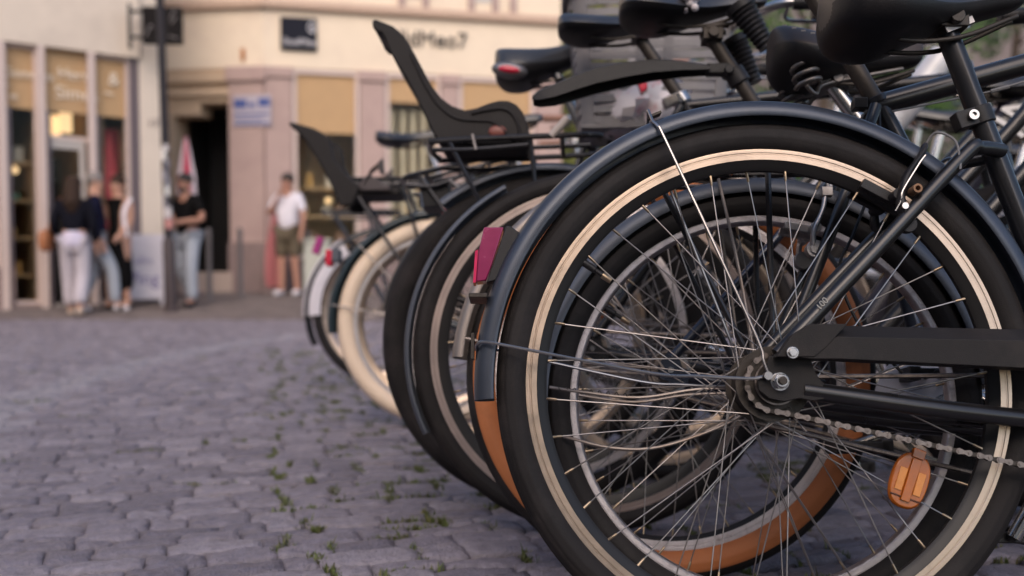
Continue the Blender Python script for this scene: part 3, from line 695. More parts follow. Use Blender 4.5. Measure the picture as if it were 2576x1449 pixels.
# 8: white mudguard, pink reflector
S9 = dict(R=.345, wb=1.07, bb=(.46, .29), sc=(.24, .92), ht=(.88, .98), hb=(.92, .82), bar_z=1.14)
b9 = bike_root('farthest bicycle of the row, with a white mudguard tail and pink reflector', (-.56, 4.7), .345, 0, 4, 0, GROUP)
common(b9, S9, BLK, tw=.047, crank=80, segs=90, grip=GRIP, rm=(mat('rim_copper', (.62,.45,.36), .35, .9), ALU))
mudguard(b9, 'rear_mudguard', (0, .345), .384, 205, 30, .034, .022, BLK)
mudguard(b9, 'mudguard_tail', (0, .345), .392, 184, 124, .037, .085, mat('white_guard', (.62,.58,.62), .45), n=40)
MB().box((-.322, 0, .640), (.030, .05, .080), Matrix.Rotation(R_(18), 3, 'Y')).build('rear_reflector', mat('pink_reflector', (.34,.03,.18), .35), b9, bevel=.003)
post(b9, (.242, .91), (.17, 1.11), .0138, CHR); saddle(b9, -.062, 1.165, L=.29, W=.18, thick=.06, post=(.17, 1.105))
rack(b9, -.30, .05, .79, .345, hw=.07, t=.007)

# bicycles of the facing row, pointing the other way, front wheels between those above
def facing(label, c, R, fm, yaw=178, lean=-4, basket=False, sad=True, bz=1.05, **k):
    S = dict(R=R, wb=1.05, bb=(.45, .285), sc=(.30, .80), ht=(.87, .93), hb=(.90, .78), style=k.pop('style', 'step'), bar_z=bz, dt_r=k.pop('dt_r', .017))
    a = R_(yaw)
    rc = (c[0]-S['wb']*math.cos(a), c[1]-S['wb']*math.sin(a))    # c is the front hub
    b = bike_root(label, rc, R, yaw, lean, 0, 'bicycles of the facing row')
    common(b, S, fm, **k)
    post(b, (.30, .79), (.26, .93), .0135, CHR); saddle(b, .12, .985, L=.27, W=.18, post=(.26, .925))
    return b, S
f1, Sf1 = facing('dark violet bicycle facing left with a grey slatted basket over its front wheel', (.36, 2.52), .34, DKPUR, yaw=177, crank=50, segs=90, dt_r=.02, rot=.1)
# thick seat tube with white letters
o = MB(); a0 = Vector((.60, 0, .30)); a1 = Vector((.145, 0, .985)); o.tube([a0, a0.lerp(a1, .5), a1], [.036, .038, .034], n=20); stb = o.build('battery_tube', DKPUR, f1)
dr = (a1-a0).normalized(); side = Vector((0, 1, 0)); upv = dr.cross(side) * -1
Mt = Matrix((dr, upv, side)).transposed().to_4x4()
# seen from the bicycle's left side (+y): text runs up the tube
Mt.translation = a0+dr*.645+side*.040+upv*-.046
text('lettering', 'IN', .115, Mt, WHT, stb, .002)
# basket
bz0, bz1 = .835, 1.150; bx, by = 1.075, .0
o = MB()
def bpt(sx, sy, t):
    hx, hy = (.172+.030*t), (.120+.030*t); return Vector((bx+sx*hx, by+sy*hy, bz0+(bz1-bz0)*t))
for i in range(12):
    t = .06+.86*i/11; h = .0082
    c4 = []
    for k in range(28):
        a = 2*math.pi*k/28; x, y = math.cos(a), math.sin(a); p = 6; n_ = (abs(x)**p+abs(y)**p)**(-1/p); c4.append(bpt(x*n_, y*n_, t))
    cen = Vector((bx, by, c4[0].z)); r_in = [q+(cen-q).normalized()*.004 for q in c4]
    up = Vector((0, 0, h))
    o.loft([[q-up for q in c4], [q+up for q in c4], [q+up for q in r_in], [q-up for q in r_in]], loop=True, caps=False)
def strip(u0, u1, t0, t1, n_=6):
    A = []; 
    for t in (t0, t1):
        ro = []
        for k in range(n_+1):
            a = u0+(u1-u0)*k/n_; x, y = math.cos(a), math.sin(a); p = 6; m_ = (abs(x)**p+abs(y)**p)**(-1/p); ro.append(bpt(x*m_*1.004, y*m_*1.004, t))
        cen = Vector((bx, by, ro[0].z)); ri = [q+(cen-q).normalized()*.0055 for q in ro][::-1]; A.append(ro+ri)
    o.loft(A)
for a in (45, 135, 225, 315): strip(R_(a-5), R_(a+5), 0, 1, 8)
for a in (80, 100, 260, 280): strip(R_(a-3.0), R_(a+3.0), 0, 1)
for a in (0, 180): strip(R_(a-4), R_(a+4), 0, 1)
for k in range(32): strip(2*math.pi*k/32, 2*math.pi*(k+1)/32, .90, 1.0, 1)
for k in range(32): strip(2*math.pi*k/32, 2*math.pi*(k+1)/32, 0, .08, 1)
rim_ = []
for k in range(40):
    a = 2*math.pi*k/40; x, y = math.cos(a), math.sin(a); p = 6; m_ = (abs(x)**p+abs(y)**p)**(-1/p); rim_.append(bpt(x*m_*1.03, y*m_*1.03, 1.0))
o.tube(rim_, .008, n=8, loop=True)
o.box((bx, by, bz0+.004), (.336, .232, .006))
o.build('basket', BASK, f1, sharp=40)
o = MB(); o.tube([(.90, -.03, .80), (bx+.10, -.05, bz0-.004)], .006); o.tube([(.90, .03, .80), (bx+.10, .05, bz0-.004)], .006); o.build('basket_carrier', BLK, f1)
# bag of shopping in the basket: a thing of its own
Mw = f1.matrix_world
o = MB(); 
for k, (dx, dy, rz) in enumerate(((0, -.03, .085), (.03, .05, .075), (-.03, .06, .08))):
    M3 = Matrix.Rotation(k*.7, 3, 'Z'); rings = []
    for i in range(1, 12):
        t = math.pi*i/12; rg = []
        for j in range(20):
            a = 2*math.pi*j/20; wob = 1+.13*math.sin(5*a+i*1.3+k)+.09*math.sin(11*a-i*2.1)
            rg.append(Vector((dx, dy, 0))+M3 @ Vector((.085*wob*math.sin(t)*math.cos(a), .10*wob*math.sin(t)*math.sin(a), rz*math.cos(t))))
        rings.append(rg)
    o.loft(rings)
bagm = mat('red_white_bag_print', (.72,.66,.69), .45, var=.1, dirt=(.50,.035,.085), dscale=13, damt=1.0, bump=.3, bs=60)
bag = o.build('shopping_bag', bagm, None, sharp=30)
bag.matrix_world = Mw @ Matrix.Translation((bx+.03, by, bz0+.06))
tag(bag, 'crumpled red and white plastic bag inside the grey slatted basket', 'bag')

f2, _ = facing('white-framed bicycle facing left behind the leather-saddled one', (.46, 2.98), .345, WHTP, yaw=181, lean=-3, crank=10, segs=80, dt_r=.03)
f3, _ = facing('silver-framed bicycle facing left, half hidden beyond the white-framed one', (.82, 3.22), .345, SILV, yaw=179, lean=-5, crank=80, segs=80, style='diamond', bz=1.12)

f4, _ = facing('black bicycle facing left with tall handlebars beyond the silver-framed one', (.98, 3.72), .345, BLK, yaw=182, lean=-4, crank=30, segs=72, bz=1.20)
f5, _ = facing('teal bicycle facing left, farthest of the facing row at the right', (1.46, 4.25), .345, TEAL, yaw=179, lean=-3, crank=60, segs=72, bz=1.16, grip=GRIP, style='diamond')

# ------------------------------------------------------------------ street
def mesh_np(name, V, F4, mats, mi=None, smooth=True, attr=None):
    me = bpy.data.meshes.new(name); me.vertices.add(len(V)); me.vertices.foreach_set('co', np.ascontiguousarray(V, dtype=np.float32).ravel())
    n = len(F4); me.loops.add(n*4); me.loops.foreach_set('vertex_index', np.ascontiguousarray(F4, dtype=np.int32).ravel())
    me.polygons.add(n); me.polygons.foreach_set('loop_start', np.arange(0, n*4, 4, dtype=np.int32)); me.polygons.foreach_set('loop_total', np.full(n, 4, dtype=np.int32))
    for m in mats: me.materials.append(m)
    if mi is not None: me.polygons.foreach_set('material_index', np.asarray(mi, dtype=np.int32))
    me.polygons.foreach_set('use_smooth', np.full(n, smooth))
    if attr is not None:
        a = me.attributes.new('shade', 'FLOAT', 'POINT'); a.data.foreach_set('value', np.asarray(attr, dtype=np.float32))
    me.update(); me.validate()
    o = bpy.data.objects.new(name, me); COL.objects.link(o); return o

def stone_mat(name, c1, c2, c3, rough):
    m = bpy.data.materials.new(name); m.use_nodes = True; n = m.node_tree; L = n.links; p = n.nodes['Principled BSDF']
    at = n.nodes.new('ShaderNodeAttribute'); at.attribute_name = 'shade'
    cr = n.nodes.new('ShaderNodeValToRGB'); e = cr.color_ramp.elements
    e[0].position = 0; e[0].color = c1+(1,); e[1].position = 1; e[1].color = c3+(1,); q = e.new(.5); q.color = c2+(1,)
    L.new(at.outputs['Fac'], cr.inputs['Fac'])
    tc = n.nodes.new('ShaderNodeTexCoord')
    nz = n.nodes.new('ShaderNodeTexNoise'); nz.inputs['Scale'].default_value = 45; nz.inputs['Detail'].default_value = 10; nz.inputs['Roughness'].default_value = .7
    L.new(tc.outputs['Object'], nz.inputs['Vector'])
    mx = n.nodes.new('ShaderNodeMix'); mx.data_type = 'RGBA'; mx.blend_type = 'MULTIPLY'; mx.inputs['Factor'].default_value = .75
    c2r = n.nodes.new('ShaderNodeValToRGB'); c2r.color_ramp.elements[0].position = .3; c2r.color_ramp.elements[0].color = (.5,.46,.47,1); c2r.color_ramp.elements[1].position = .7; c2r.color_ramp.elements[1].color = (1.25,1.2,1.22,1)
    L.new(nz.outputs['Fac'], c2r.inputs['Fac']); L.new(cr.outputs['Color'], mx.inputs['A']); L.new(c2r.outputs['Color'], mx.inputs['B']); L.new(mx.outputs['Result'], p.inputs['Base Color'])
    p.inputs['Roughness'].default_value = rough
    nb = n.nodes.new('ShaderNodeTexNoise'); nb.inputs['Scale'].default_value = 160; nb.inputs['Detail'].default_value = 8
    L.new(tc.outputs['Object'], nb.inputs['Vector'])
    b = n.nodes.new('ShaderNodeBump'); b.inputs['Strength'].default_value = .8; b.inputs['Distance'].default_value = .006
    L.new(nb.outputs['Fac'], b.inputs['Height']); L.new(b.outputs['Normal'], p.inputs['Normal'])
    return m
SETT = stone_mat('granite_sett', (.150,.136,.164), (.210,.190,.222), (.275,.250,.282), .44)
SETT2 = stone_mat('gutter_granite', (.225,.215,.25), (.265,.253,.285), (.30,.285,.315), .5)
SETT3 = stone_mat('brown_paver', (.150,.125,.120), (.185,.155,.150), (.215,.18,.17), .7)

# the ground sheet: soil and sand in the joints, running out to the horizon
xs = np.concatenate([np.linspace(-150, -10, 12), np.linspace(-9.5, 6, 30), np.linspace(8, 150, 12)]); ys = np.concatenate([np.linspace(-60, -1, 8), np.linspace(-.5, 18, 60), np.linspace(19, 200, 14)])
X, Y = np.meshgrid(xs, ys); Z = ground_z(Y)-.0185
V = np.stack([X, Y, Z], -1).reshape(-1, 3); nx = len(xs)
I = (np.arange(len(ys)-1)[:, None]*nx+np.arange(nx-1)[None]).ravel()
soil = mat('joint_soil', (.040,.034,.030), .9, var=.4, vs=9, bump=.6, bs=120, dirt=(.040,.065,.018), dscale=2.2, damt=.8)
gnd = mesh_np('street', V, np.stack([I, I+1, I+nx+1, I+nx], -1), [soil]); tag(gnd, None, None, None, 'structure')

# setts: rows follow the row of bicycles
def hsh(*a):
    v = sum(np.asarray(x, float)*k for x, k in zip(a, (12.9898, 78.233, 37.719))); s = np.sin(v)*43758.5453; return s-np.floor(s)
ANG = R_(16.0); ca, sa = math.cos(ANG), math.sin(ANG)
PA, PB = .074, .116                                       # depth of a course, length of a stone
GUT = smooth_path([(-1.35, 2.2), (-1.75, 3.3), (-2.05, 4.6), (-2.16, 6.4), (-2.02, 8.4), (-1.5, 10.2), (-.3, 11.6), (1.5, 12.4)], 12); GUT = np.array(GUT)
A, B = np.meshgrid(np.arange(-10, 205), np.arange(-95, 95), indexing='ij'); A = A.ravel(); B = B.ravel()
def own(i, ir, j):                                        # corner j of course ir on its edge i
    off = hsh(ir, 5, 3)*.9; b = (j+off+(hsh(ir, j, 1)-.5)*.62)*PB+(hsh(i, j, ir)-.5)*.010
    a = i*PA+(hsh(i, 3, 7)-.5)*.018+.008*np.sin(b*3.1+i*1.7)+.006*np.sin(b*15+i*2.3)
    return np.stack([-a*sa+b*ca, a*ca+b*sa], -1)
c00, c10, c11, c01 = own(A, A, B), own(A+1, A, B), own(A+1, A, B+1), own(A, A, B+1)
cen = (c00+c10+c11+c01)/4
vis = (cen[:, 1] > .55) & (cen[:, 1] < 12.3) & (np.abs(cen[:, 0]) < .62*cen[:, 1]+.6)
c00, c10, c11, c01, cen, A, B = [q[vis] for q in (c00, c10, c11, c01, cen, A, B)]
def stones(sel, N, name):
    q00, q10, q11, q01, cc = c00[sel], c10[sel], c11[sel], c01[sel], cen[sel]; ia, ib = A[sel], B[sel]; n = len(cc)
    gap = .0017+.0030*hsh(ia, ib, 9)**2; rnd = hsh(ia, ib, 4)
    dg = np.min(np.hypot(cc[:, None, 0]-GUT[None, :, 0], cc[:, None, 1]-GUT[None, :, 1]), axis=1); isg = dg < .13
    u = np.linspace(0, 1, N); e = np.concatenate([[-.0], u, [1.]])          # extra outer ring = skirt
    U, W = np.meshgrid(e, e, indexing='ij'); M = N+2
    P = (q00[:, None, None]*((1-U)*(1-W))[None, ..., None]+q10[:, None, None]*(U*(1-W))[None, ..., None]+q11[:, None, None]*(U*W)[None, ..., None]+q01[:, None, None]*((1-U)*W)[None, ..., None])
    d = P-cc[:, None, None]
    # wobbling outline
    ang = np.arctan2(d[..., 1], d[..., 0]); wob = 1+.020*np.sin(3*ang+6.28*rnd[:, None, None])+.022*np.sin(5*ang+20*rnd[:, None, None])+.016*np.sin(9*ang+31*rnd[:, None, None])-.004
    ea = np.array([-sa, ca]); eb = np.array([ca, sa]); g3 = gap[:, None, None]
    da = d@ea; db = d@eb; la = np.linalg.norm(q10-q00, axis=1)[:, None, None]/2; lb = np.linalg.norm(q01-q00, axis=1)[:, None, None]/2
    da = da*(1-1.6*g3/la)*(1+(wob-1)*.9); db = db*(1-.35*g3/lb)*(1+(wob-1)*.25)
    P = cc[:, None, None]+da[..., None]*ea+db[..., None]*eb
    r = np.maximum(np.abs(2*U-1), np.abs(2*W-1))
    ea_ = np.clip((np.abs(2*U-1)-.4)/.6, 0, 1); eb_ = np.clip((np.abs(2*W-1)-.6)/.4, 0, 1); edge = np.maximum(ea_, .80*eb_)
    tilt = (hsh(ia, ib, 6)-.5)[:, None, None]*.08*(d[..., 0]) + (hsh(ia, ib, 7)-.5)[:, None, None]*.11*d[..., 1]
    r3 = rnd[:, None, None]; rough = .0024*np.sin(P[..., 0]*62+19*r3)*np.sin(P[..., 1]*71+11*r3)+.0016*np.sin(P[..., 0]*131+P[..., 1]*47+7*r3)*np.sin(P[..., 1]*149-P[..., 0]*60)+.0013*np.sin(P[..., 0]*290+P[..., 1]*110)*np.sin(P[..., 1]*310+13*r3)
    flat = np.where(isg, .35, 1.)[:, None, None]
    Z = ground_z(P[..., 1])-.004+(hsh(ia, ib, 8)-.5)[:, None, None]*.0085*flat-.0092*edge[None]**4.5*flat+(tilt+rough)*flat
    sk = np.ones((M, M), bool); sk[1:-1, 1:-1] = False
    Z = np.where(sk[None], Z-.035, Z)
    V = np.concatenate([P, Z[..., None]], -1).reshape(-1, 3)
    I = (np.arange(M-1)[:, None]*M+np.arange(M-1)[None]).ravel()
    F = np.stack([I, I+M, I+M+1, I+1], -1)[None]+(np.arange(n)*M*M)[:, None, None]
    mi = np.repeat(isg.astype(int), (M-1)**2)
    o = mesh_np(name, V, F.reshape(-1, 4), [SETT, SETT2], mi, True, np.repeat(rnd, M*M))
    return tag(o, None, None, None, 'structure')
near = cen[:, 1] < 3.6
stones(near, 9, 'road'); stones(~near, 4, 'road')
# brown paving in front of the shops
nxx, nyy = 95, 45; px = np.arange(nxx)*.16-9.2; py = 12.25+np.arange(nyy)*.16
X, Y = np.meshgrid(px, py, indexing='ij'); X = X.ravel(); Y = Y.ravel(); hz = hsh(X, Y, 3)
q = np.array([(-.5,-.5,-1),(.5,-.5,-1),(.5,.5,-1),(-.5,.5,-1),(-.5,-.5,0),(.5,-.5,0),(.5,.5,0),(-.5,.5,0)])*np.array([.152,.152,.03])
V = np.stack([X, Y, ground_z(Y)+(hz-.5)*.004], -1)[:, None]+q[None]
F = np.array([(4,5,6,7),(0,1,5,4),(1,2,6,5),(2,3,7,6),(3,0,4,7)])
F = (F[None]+(np.arange(len(X))*8)[:, None, None]).reshape(-1, 4)
tag(mesh_np('pavement', V.reshape(-1, 3), F, [SETT3], None, False, np.repeat(hz, 8)), None, None, None, 'structure')

# grass and moss growing in the joints
gv = []; gf = []; gm = []
def blade(x, y, h, a, lean, wd):
    i = len(gv); dx, dy = math.cos(a), math.sin(a)
    for t, k in ((0, 1), (.5, .75), (1, .06)):
        ox, oy = lean*t*t*dx, lean*t*t*dy
        gv.append((x+ox-dy*wd*k, y+oy+dx*wd*k, -.016+h*t)); gv.append((x+ox+dy*wd*k, y+oy-dx*wd*k, -.016+h*t))
    gf.append((i, i+1, i+3, i+2)); gf.append((i+2, i+3, i+5, i+4)); c = random.choice((0, 0, 1)); gm.extend((c, c))
jn = []
for i in range(len(cen)):
    x, y = cen[i]
    if y > 7.2: continue
    xl = .30-.27*(y-1.4); dx = x-xl                           # distance from the row of wheels
    l1 = abs(x+.284+(y-1.81)*.245); l2 = abs(x+.16+(y-1.9)*.27); l3 = abs(x-.08+(y-1.9)*.26)
    dens = .015
    if l1 < .075: dens = .62 if y < 4.2 else .35
    elif l2 < .075 or l3 < .07: dens = .62
    elif -.5 < dx < 1.2: dens = .40
    if random.random() < dens: jn.append((c00[i], c10[i] if (l1 < .07 or random.random() < .45) else c01[i], dx))
for p, q, dx in jn:
    n = random.randint(30, 85)
    f0, f1_ = (0, 1) if random.random() < .6 else (random.random()*.5, 1)
    for k in range(n):
        t = f0+(f1_-f0)*random.random()
        x = p[0]+(q[0]-p[0])*t+random.gauss(0, .0065); y = p[1]+(q[1]-p[1])*t+random.gauss(0, .0055)
        blade(x, y, random.uniform(.012, .019) if random.random() < .97 else random.uniform(.022, .034), random.uniform(0, 6.28), random.uniform(.002, .014), random.uniform(.0014, .0034))
gr = mesh_np('grass', np.array(gv), np.array(gf), [mat('grass_green', (.095,.120,.028), .6, var=.4, vs=40), mat('moss_green', (.120,.115,.040), .7, var=.3)], gm, True)
tag(gr, 'short grass and moss in the joints between the cobbles', 'grass', None, 'stuff')

# ------------------------------------------------------------------ buildings
class Facade:
    def __init__(s, O, ang, flip=False):
        s.O = np.array(O, float); s.e = np.array([math.cos(ang), math.sin(ang)])
        s.n = np.array([s.e[1], -s.e[0]])
        if s.n[1] > 0: s.n = -s.n
    def p(s, t, z, d=0.): q = s.O+s.e*t+s.n*d; return (q[0], q[1], z)
    def img(s, u, v, d=0.):
        r = ray(u, v); o = s.O+s.n*d
        k = float(np.dot(o, s.n)/np.dot(r[:2], s.n)); P = r[:2]*k
        return float(np.dot(P-s.O, s.e)), EYE+r[2]*k
    def t(s, u, v, d=0.): return s.img(u, v, d)[0]
    def z(s, u, v, d=0.): return s.img(u, v, d)[1]
    def bx(s, b, t0, t1, z0, z1, d0, d1, m=0):
        vs = [s.p(t, z, d) for t in (t0, t1) for d in (d0, d1) for z in (z0, z1)]
        return b.add(vs, [(0,1,3,2),(4,6,7,5),(0,4,5,1),(2,3,7,6),(0,2,6,4),(1,5,7,3)], m)
    def M(s, t, z, d, flip=1):
        x = Vector((s.e[0]*flip, s.e[1]*flip, 0)); zz = Vector((0, 0, 1)); n = Vector((s.n[0], s.n[1], 0))
        m = Matrix((x, zz, n)).transposed().to_4x4(); m.translation = Vector(s.p(t, z, d)); return m
PL_L = mat('plaster_pale', (.68,.58,.49), .85, var=.08, vs=3, bump=.3, bs=60, dirt=(.50,.42,.36), dscale=1.2, damt=.5)
PL_C = mat('plaster_cream', (.73,.61,.48), .85, var=.07, vs=3, bump=.3, bs=60, dirt=(.58,.46,.38), dscale=1.1, damt=.5)
STN  = mat('pink_sandstone', (.41,.295,.27), .85, var=.12, vs=5, bump=.4, bs=40, dirt=(.31,.21,.205), dscale=2, damt=.6)
STN2 = mat('tan_sandstone', (.50,.36,.28), .85, var=.12, vs=5, bump=.3, bs=40)
PLIN = mat('grey_plinth', (.22,.16,.155), .85, var=.2, vs=6, bump=.4, bs=40)
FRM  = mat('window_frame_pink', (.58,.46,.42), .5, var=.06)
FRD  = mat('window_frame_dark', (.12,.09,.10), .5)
BLIND= mat('brown_blind', (.45,.29,.155), .85, var=.1, vs=6, bump=.2, bs=200)
INT  = mat('shop_interior', (.46,.31,.18), .8, var=.4, vs=3)
INTW = mat('shop_shelf', (.50,.33,.17), .6, var=.3, vs=8)
GLS = bpy.data.materials.new('window_glass'); GLS.use_nodes = True
_p = GLS.node_tree.nodes['Principled BSDF']; _p.inputs['Base Color'].default_value = (.9,.92,.9,1); _p.inputs['Roughness'].default_value = .03; _p.inputs['Transmission Weight'].default_value = 1.; _p.inputs['IOR'].default_value = 1.15
LAMPW = mat('warm_lamp', (.9,.6,.3), .5, emit=(1., .66, .34, .75))
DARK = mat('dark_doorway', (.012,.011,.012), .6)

def goods(F, b, t0, t1, zs, d, seed, m0=1, mats=4):
    rnd = random.Random(seed)
    for z in zs:
        t = t0+.05
        while t < t1-.12:
            w_ = rnd.uniform(.05, .16); h = rnd.uniform(.08, .26)
            if rnd.random() < .8: F.bx(b, t, min(t+w_, t1), z, z+h, d-.1, d, m0+rnd.randrange(mats))
            t += w_+rnd.uniform(.02, .12)
GOODS = [mat('goods_%s' % n, c, .5) for n, c in (('amber', (.55,.30,.07)), ('cream', (.60,.52,.42)), ('green', (.12,.24,.15)), ('brown', (.20,.10,.06)))]

def shop_window(F, root, t0, t1, z0, z1, depth, name='window', shelf=None, seed=1, frame=FRM, fw=.05, blind=None, glass=True, lampz=None):
    """a glazed opening: frame, pane, blind and the lit room behind it"""
    b = MB(); 
    F.bx(b, t0, t0+fw, z0, z1, -.10, .02); F.bx(b, t1-fw, t1, z0, z1, -.10, .02); F.bx(b, t0+fw, t1-fw, z0, z0+fw, -.10, .018); F.bx(b, t0+fw, t1-fw, z1-fw, z1, -.10, .018)
    wnd = b.build(name, frame, root, sharp=None)
    if glass:
        b = MB(); F.bx(b, t0+fw, t1-fw, z0+fw, z1-fw, -.062, -.055); b.build('pane', GLS, wnd, sharp=None)
    if blind:
        b = MB(); F.bx(b, t0+fw+.003, t1-fw-.003, blind, z1-fw-.003, -.045, -.030); b.build('blind', BLIND, wnd, sharp=None)
    b = MB(); e = .01
    F.bx(b, t0, t1, z0-.02, z0, -depth, -.10); F.bx(b, t0, t1, z1, z1+.02, -depth, -.10); F.bx(b, t0-.02, t0, z0-.02, z1+.02, -depth, -.10); F.bx(b, t1, t1+.02, z0-.02, z1+.02, -depth, -.10); F.bx(b, t0-.02, t1+.02, z0-.02, z1+.02, -depth-.02, -depth)
    b.build('display_room', INT, wnd, sharp=None)
    if shelf:
        b = MB()
        for z in shelf: F.bx(b, t0+.02, t1-.02, z-.03, z, -depth+.05, -.35)
        goods(F, b, t0+.05, t1-.05, shelf, -.38, seed)
        b.build('shelf', [INTW]+GOODS, wnd, sharp=None)
    if lampz:
        b = MB(); q = F.p((t0*.45+t1*.55), lampz, -.5); b.ell(q, (.05, .05, .05)); b.build('lamp', LAMPW, wnd)
    return wnd

# --- left shop
FL = Facade((-6.04, 13.8), R_(37.8))
L0 = tag(empty('shop_building', FL.p(0, .1)), 'pale plastered shop with three tall windows under brown printed blinds', 'building')
def under(o): 
    o.location = -Vector(L0.location) if o.parent is L0 else o.location
zf = FL.z(170, 127); zb = FL.z(170, 283); zg = .06
tm = [FL.t(u, 400) for u in (-150, 4, 104, 229, 332, 350, 404)]
b = MB()
FL.bx(b, tm[0]-19, FL.t(345, 60), zf, 9.5, -6, .10)                       # upper wall over the shop windows
FL.bx(b, tm[5], tm[6], -.1, zf, -6, .06); FL.bx(b, FL.t(352, 60), tm[6], zf, 8.5, -6, .03)
FL.bx(b, tm[0]-19, tm[0], -.1, zf, -3, .02)
wl = b.build('wall', PL_L, L0, sharp=None)
b = MB(); FL.bx(b, tm[0], tm[1]+.12, -.1, FL.z(20, 672), -.3, .05); FL.bx(b, tm[1]+.12, tm[2], -.1, .16, -.3, .03); FL.bx(b, tm[3], tm[5], -.1, .16, -.3, .03); b.build('plinth', PLIN, L0, sharp=None)
for i, (a, c, zz) in enumerate(((tm[0], tm[1]-.02, FL.z(20, 672)), (tm[1], tm[2], .16), (tm[3], tm[4], .16))):
    wd = shop_window(FL, L0, a+.03, c-.03, zz, zf, 2.2, shelf=(.55, 1.05, 1.55, 2.05) if i < 2 else None, seed=3+i, blind=zb, fw=.045, lampz=1.95 if i == 1 else None)
    if i == 2:
        b = MB(); FL.bx(b, a+.05, c-.05, .2, 2.6, -.42, -.40); FL.bx(b, a+.12, c-.16, 1.30, 1.75, -.40, -.395, 1)
        b.build('display_panel', [mat('red_panel', (.30,.035,.05), .6), mat('panel_white', (.5,.45,.45), .6)], wd, sharp=None)
        b = MB(); q = Vector(FL.p(c-.22, 0, -.30)); b.loft([[q+Vector((r*math.cos(k*.524), r*math.sin(k*.524), z)) for k in range(12)] for r, z in ((.16, 1.2), (.14, 1.8), (.02, 2.55))]); b.build('folded_parasol', mat('parasol_red', (.50,.06,.08), .7), wd)
# mullions: pale fronts, dark returns
for u in (4, 104, 229): 
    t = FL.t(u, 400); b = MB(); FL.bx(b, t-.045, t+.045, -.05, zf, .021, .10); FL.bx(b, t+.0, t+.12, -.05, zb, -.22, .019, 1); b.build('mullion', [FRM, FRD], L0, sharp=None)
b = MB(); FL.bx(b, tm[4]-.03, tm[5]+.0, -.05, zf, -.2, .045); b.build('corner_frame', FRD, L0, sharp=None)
# door in the middle bay
td0, td1 = FL.t(118, 500), FL.t(216, 500); zd = FL.z(165, 352)
b = MB(); FL.bx(b, td0, td0+.07, .05, zd, -.06, .0); FL.bx(b, td1-.07, td1, .05, zd, -.06, .0); FL.bx(b, td0+.07, td1-.07, zd-.12, zd, -.06, .002); FL.bx(b, td0+.07, td1-.07, .05, .16, -.06, .002)
dr_ = b.build('door', mat('door_grey', (.42,.38,.36), .5), L0, sharp=None)
b = MB(); FL.bx(b, td0+.07, td1-.07, .16, zd-.12, -.036, -.030); b.build('pane', GLS, dr_, sharp=None)
b = MB(); FL.bx(b, td0+.16, td0+.19, .9, 1.4, .0, .04); b.build('handle', CHR, dr_, sharp=None)
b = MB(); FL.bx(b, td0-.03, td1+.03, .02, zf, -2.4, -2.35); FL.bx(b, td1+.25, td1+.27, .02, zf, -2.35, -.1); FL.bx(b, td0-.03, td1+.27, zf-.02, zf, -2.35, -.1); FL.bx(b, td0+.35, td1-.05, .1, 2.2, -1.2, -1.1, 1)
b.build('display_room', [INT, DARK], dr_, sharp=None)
b = MB(); FL.bx(b, td0-.02, td1+.10, zd+.03, zf, -.06, -.055); b.build('pane', GLS, L0, sharp=None)
b = MB(); FL.bx(b, td0-.03, td1+.13, zb, zf, -.035, -.020); bl2 = b.build('blind', BLIND, L0, sharp=None)
b = MB(); FL.bx(b, td0-.02, td1+.10, zd, zd+.05, -.07, .01); FL.bx(b, td0+.3, td0+.46, zd+.16, zd+.44, -.5, -.46, 1); FL.bx(b, td1-.3, td1-.16, zd+.1, zd+.4, -.6, -.56, 1); b.build('transom', [FRM, LAMPW], L0, sharp=None)
prn = mat('blind_print', (.80,.70,.58), .7)
def ftext(F, body, u, v, size, m, parent, d, name='lettering', ex=.004):
    t, z = F.img(u, v, d); o = text(name, body, size, Matrix(), m, None, ex); o.matrix_world = F.M(t, z, d); 
    if parent: 
        o.parent = parent; o.matrix_parent_inverse = parent.matrix_world.inverted()
    return o
bpy.context.view_layer.update()
# children of a building were written in world coordinates: hang them under the building's own empty
def adopt(root):
    for c in [o for o in bpy.data.objects if o.parent is root]:
        if c.type == 'MESH': c.matrix_parent_inverse = Matrix.Translation(-Vector(root.location))
b = MB()
for (x0, y0, x1, y1, h) in ((-19, 3.5, -15, -12, 11), (-16, -12.5, 5, -14.5, 10)):
    dx, dy = x1-x0, y1-y0; L = math.hypot(dx, dy)
    b.box(((x0+x1)/2, (y0+y1)/2, h/2-.3), (L, 2.0, h), Matrix.Rotation(math.atan2(dy, dx), 3, 'Z'))
b.build('unseen_sky_block', PL_L, L0, sharp=None)                               # unseen neighbouring walls, added to block low sky and bounce warm light
adopt(L0); bpy.context.view_layer.update()
ftext(FL, 'Gommes', 6, 190, .17, prn, L0, .004); ftext(FL, 'r', 12, 222, .14, prn, L0, .004)
ftext(FL, 'et', 24, 248, .12, prn, L0, .004)
ftext(FL, 'Herr', 145, 195, .20, prn, bl2, .004); ftext(FL, 'Simes', 138, 246, .24, prn, bl2, .004)
ftext(FL, '&', 272, 212, .24, prn, L0, .004); ftext(FL, '~', 262, 245, .22, prn, L0, .004)
ftext(FL, '17', 371, 318, .16, mat('number_grey', (.25,.2,.19), .6), L0, .07)

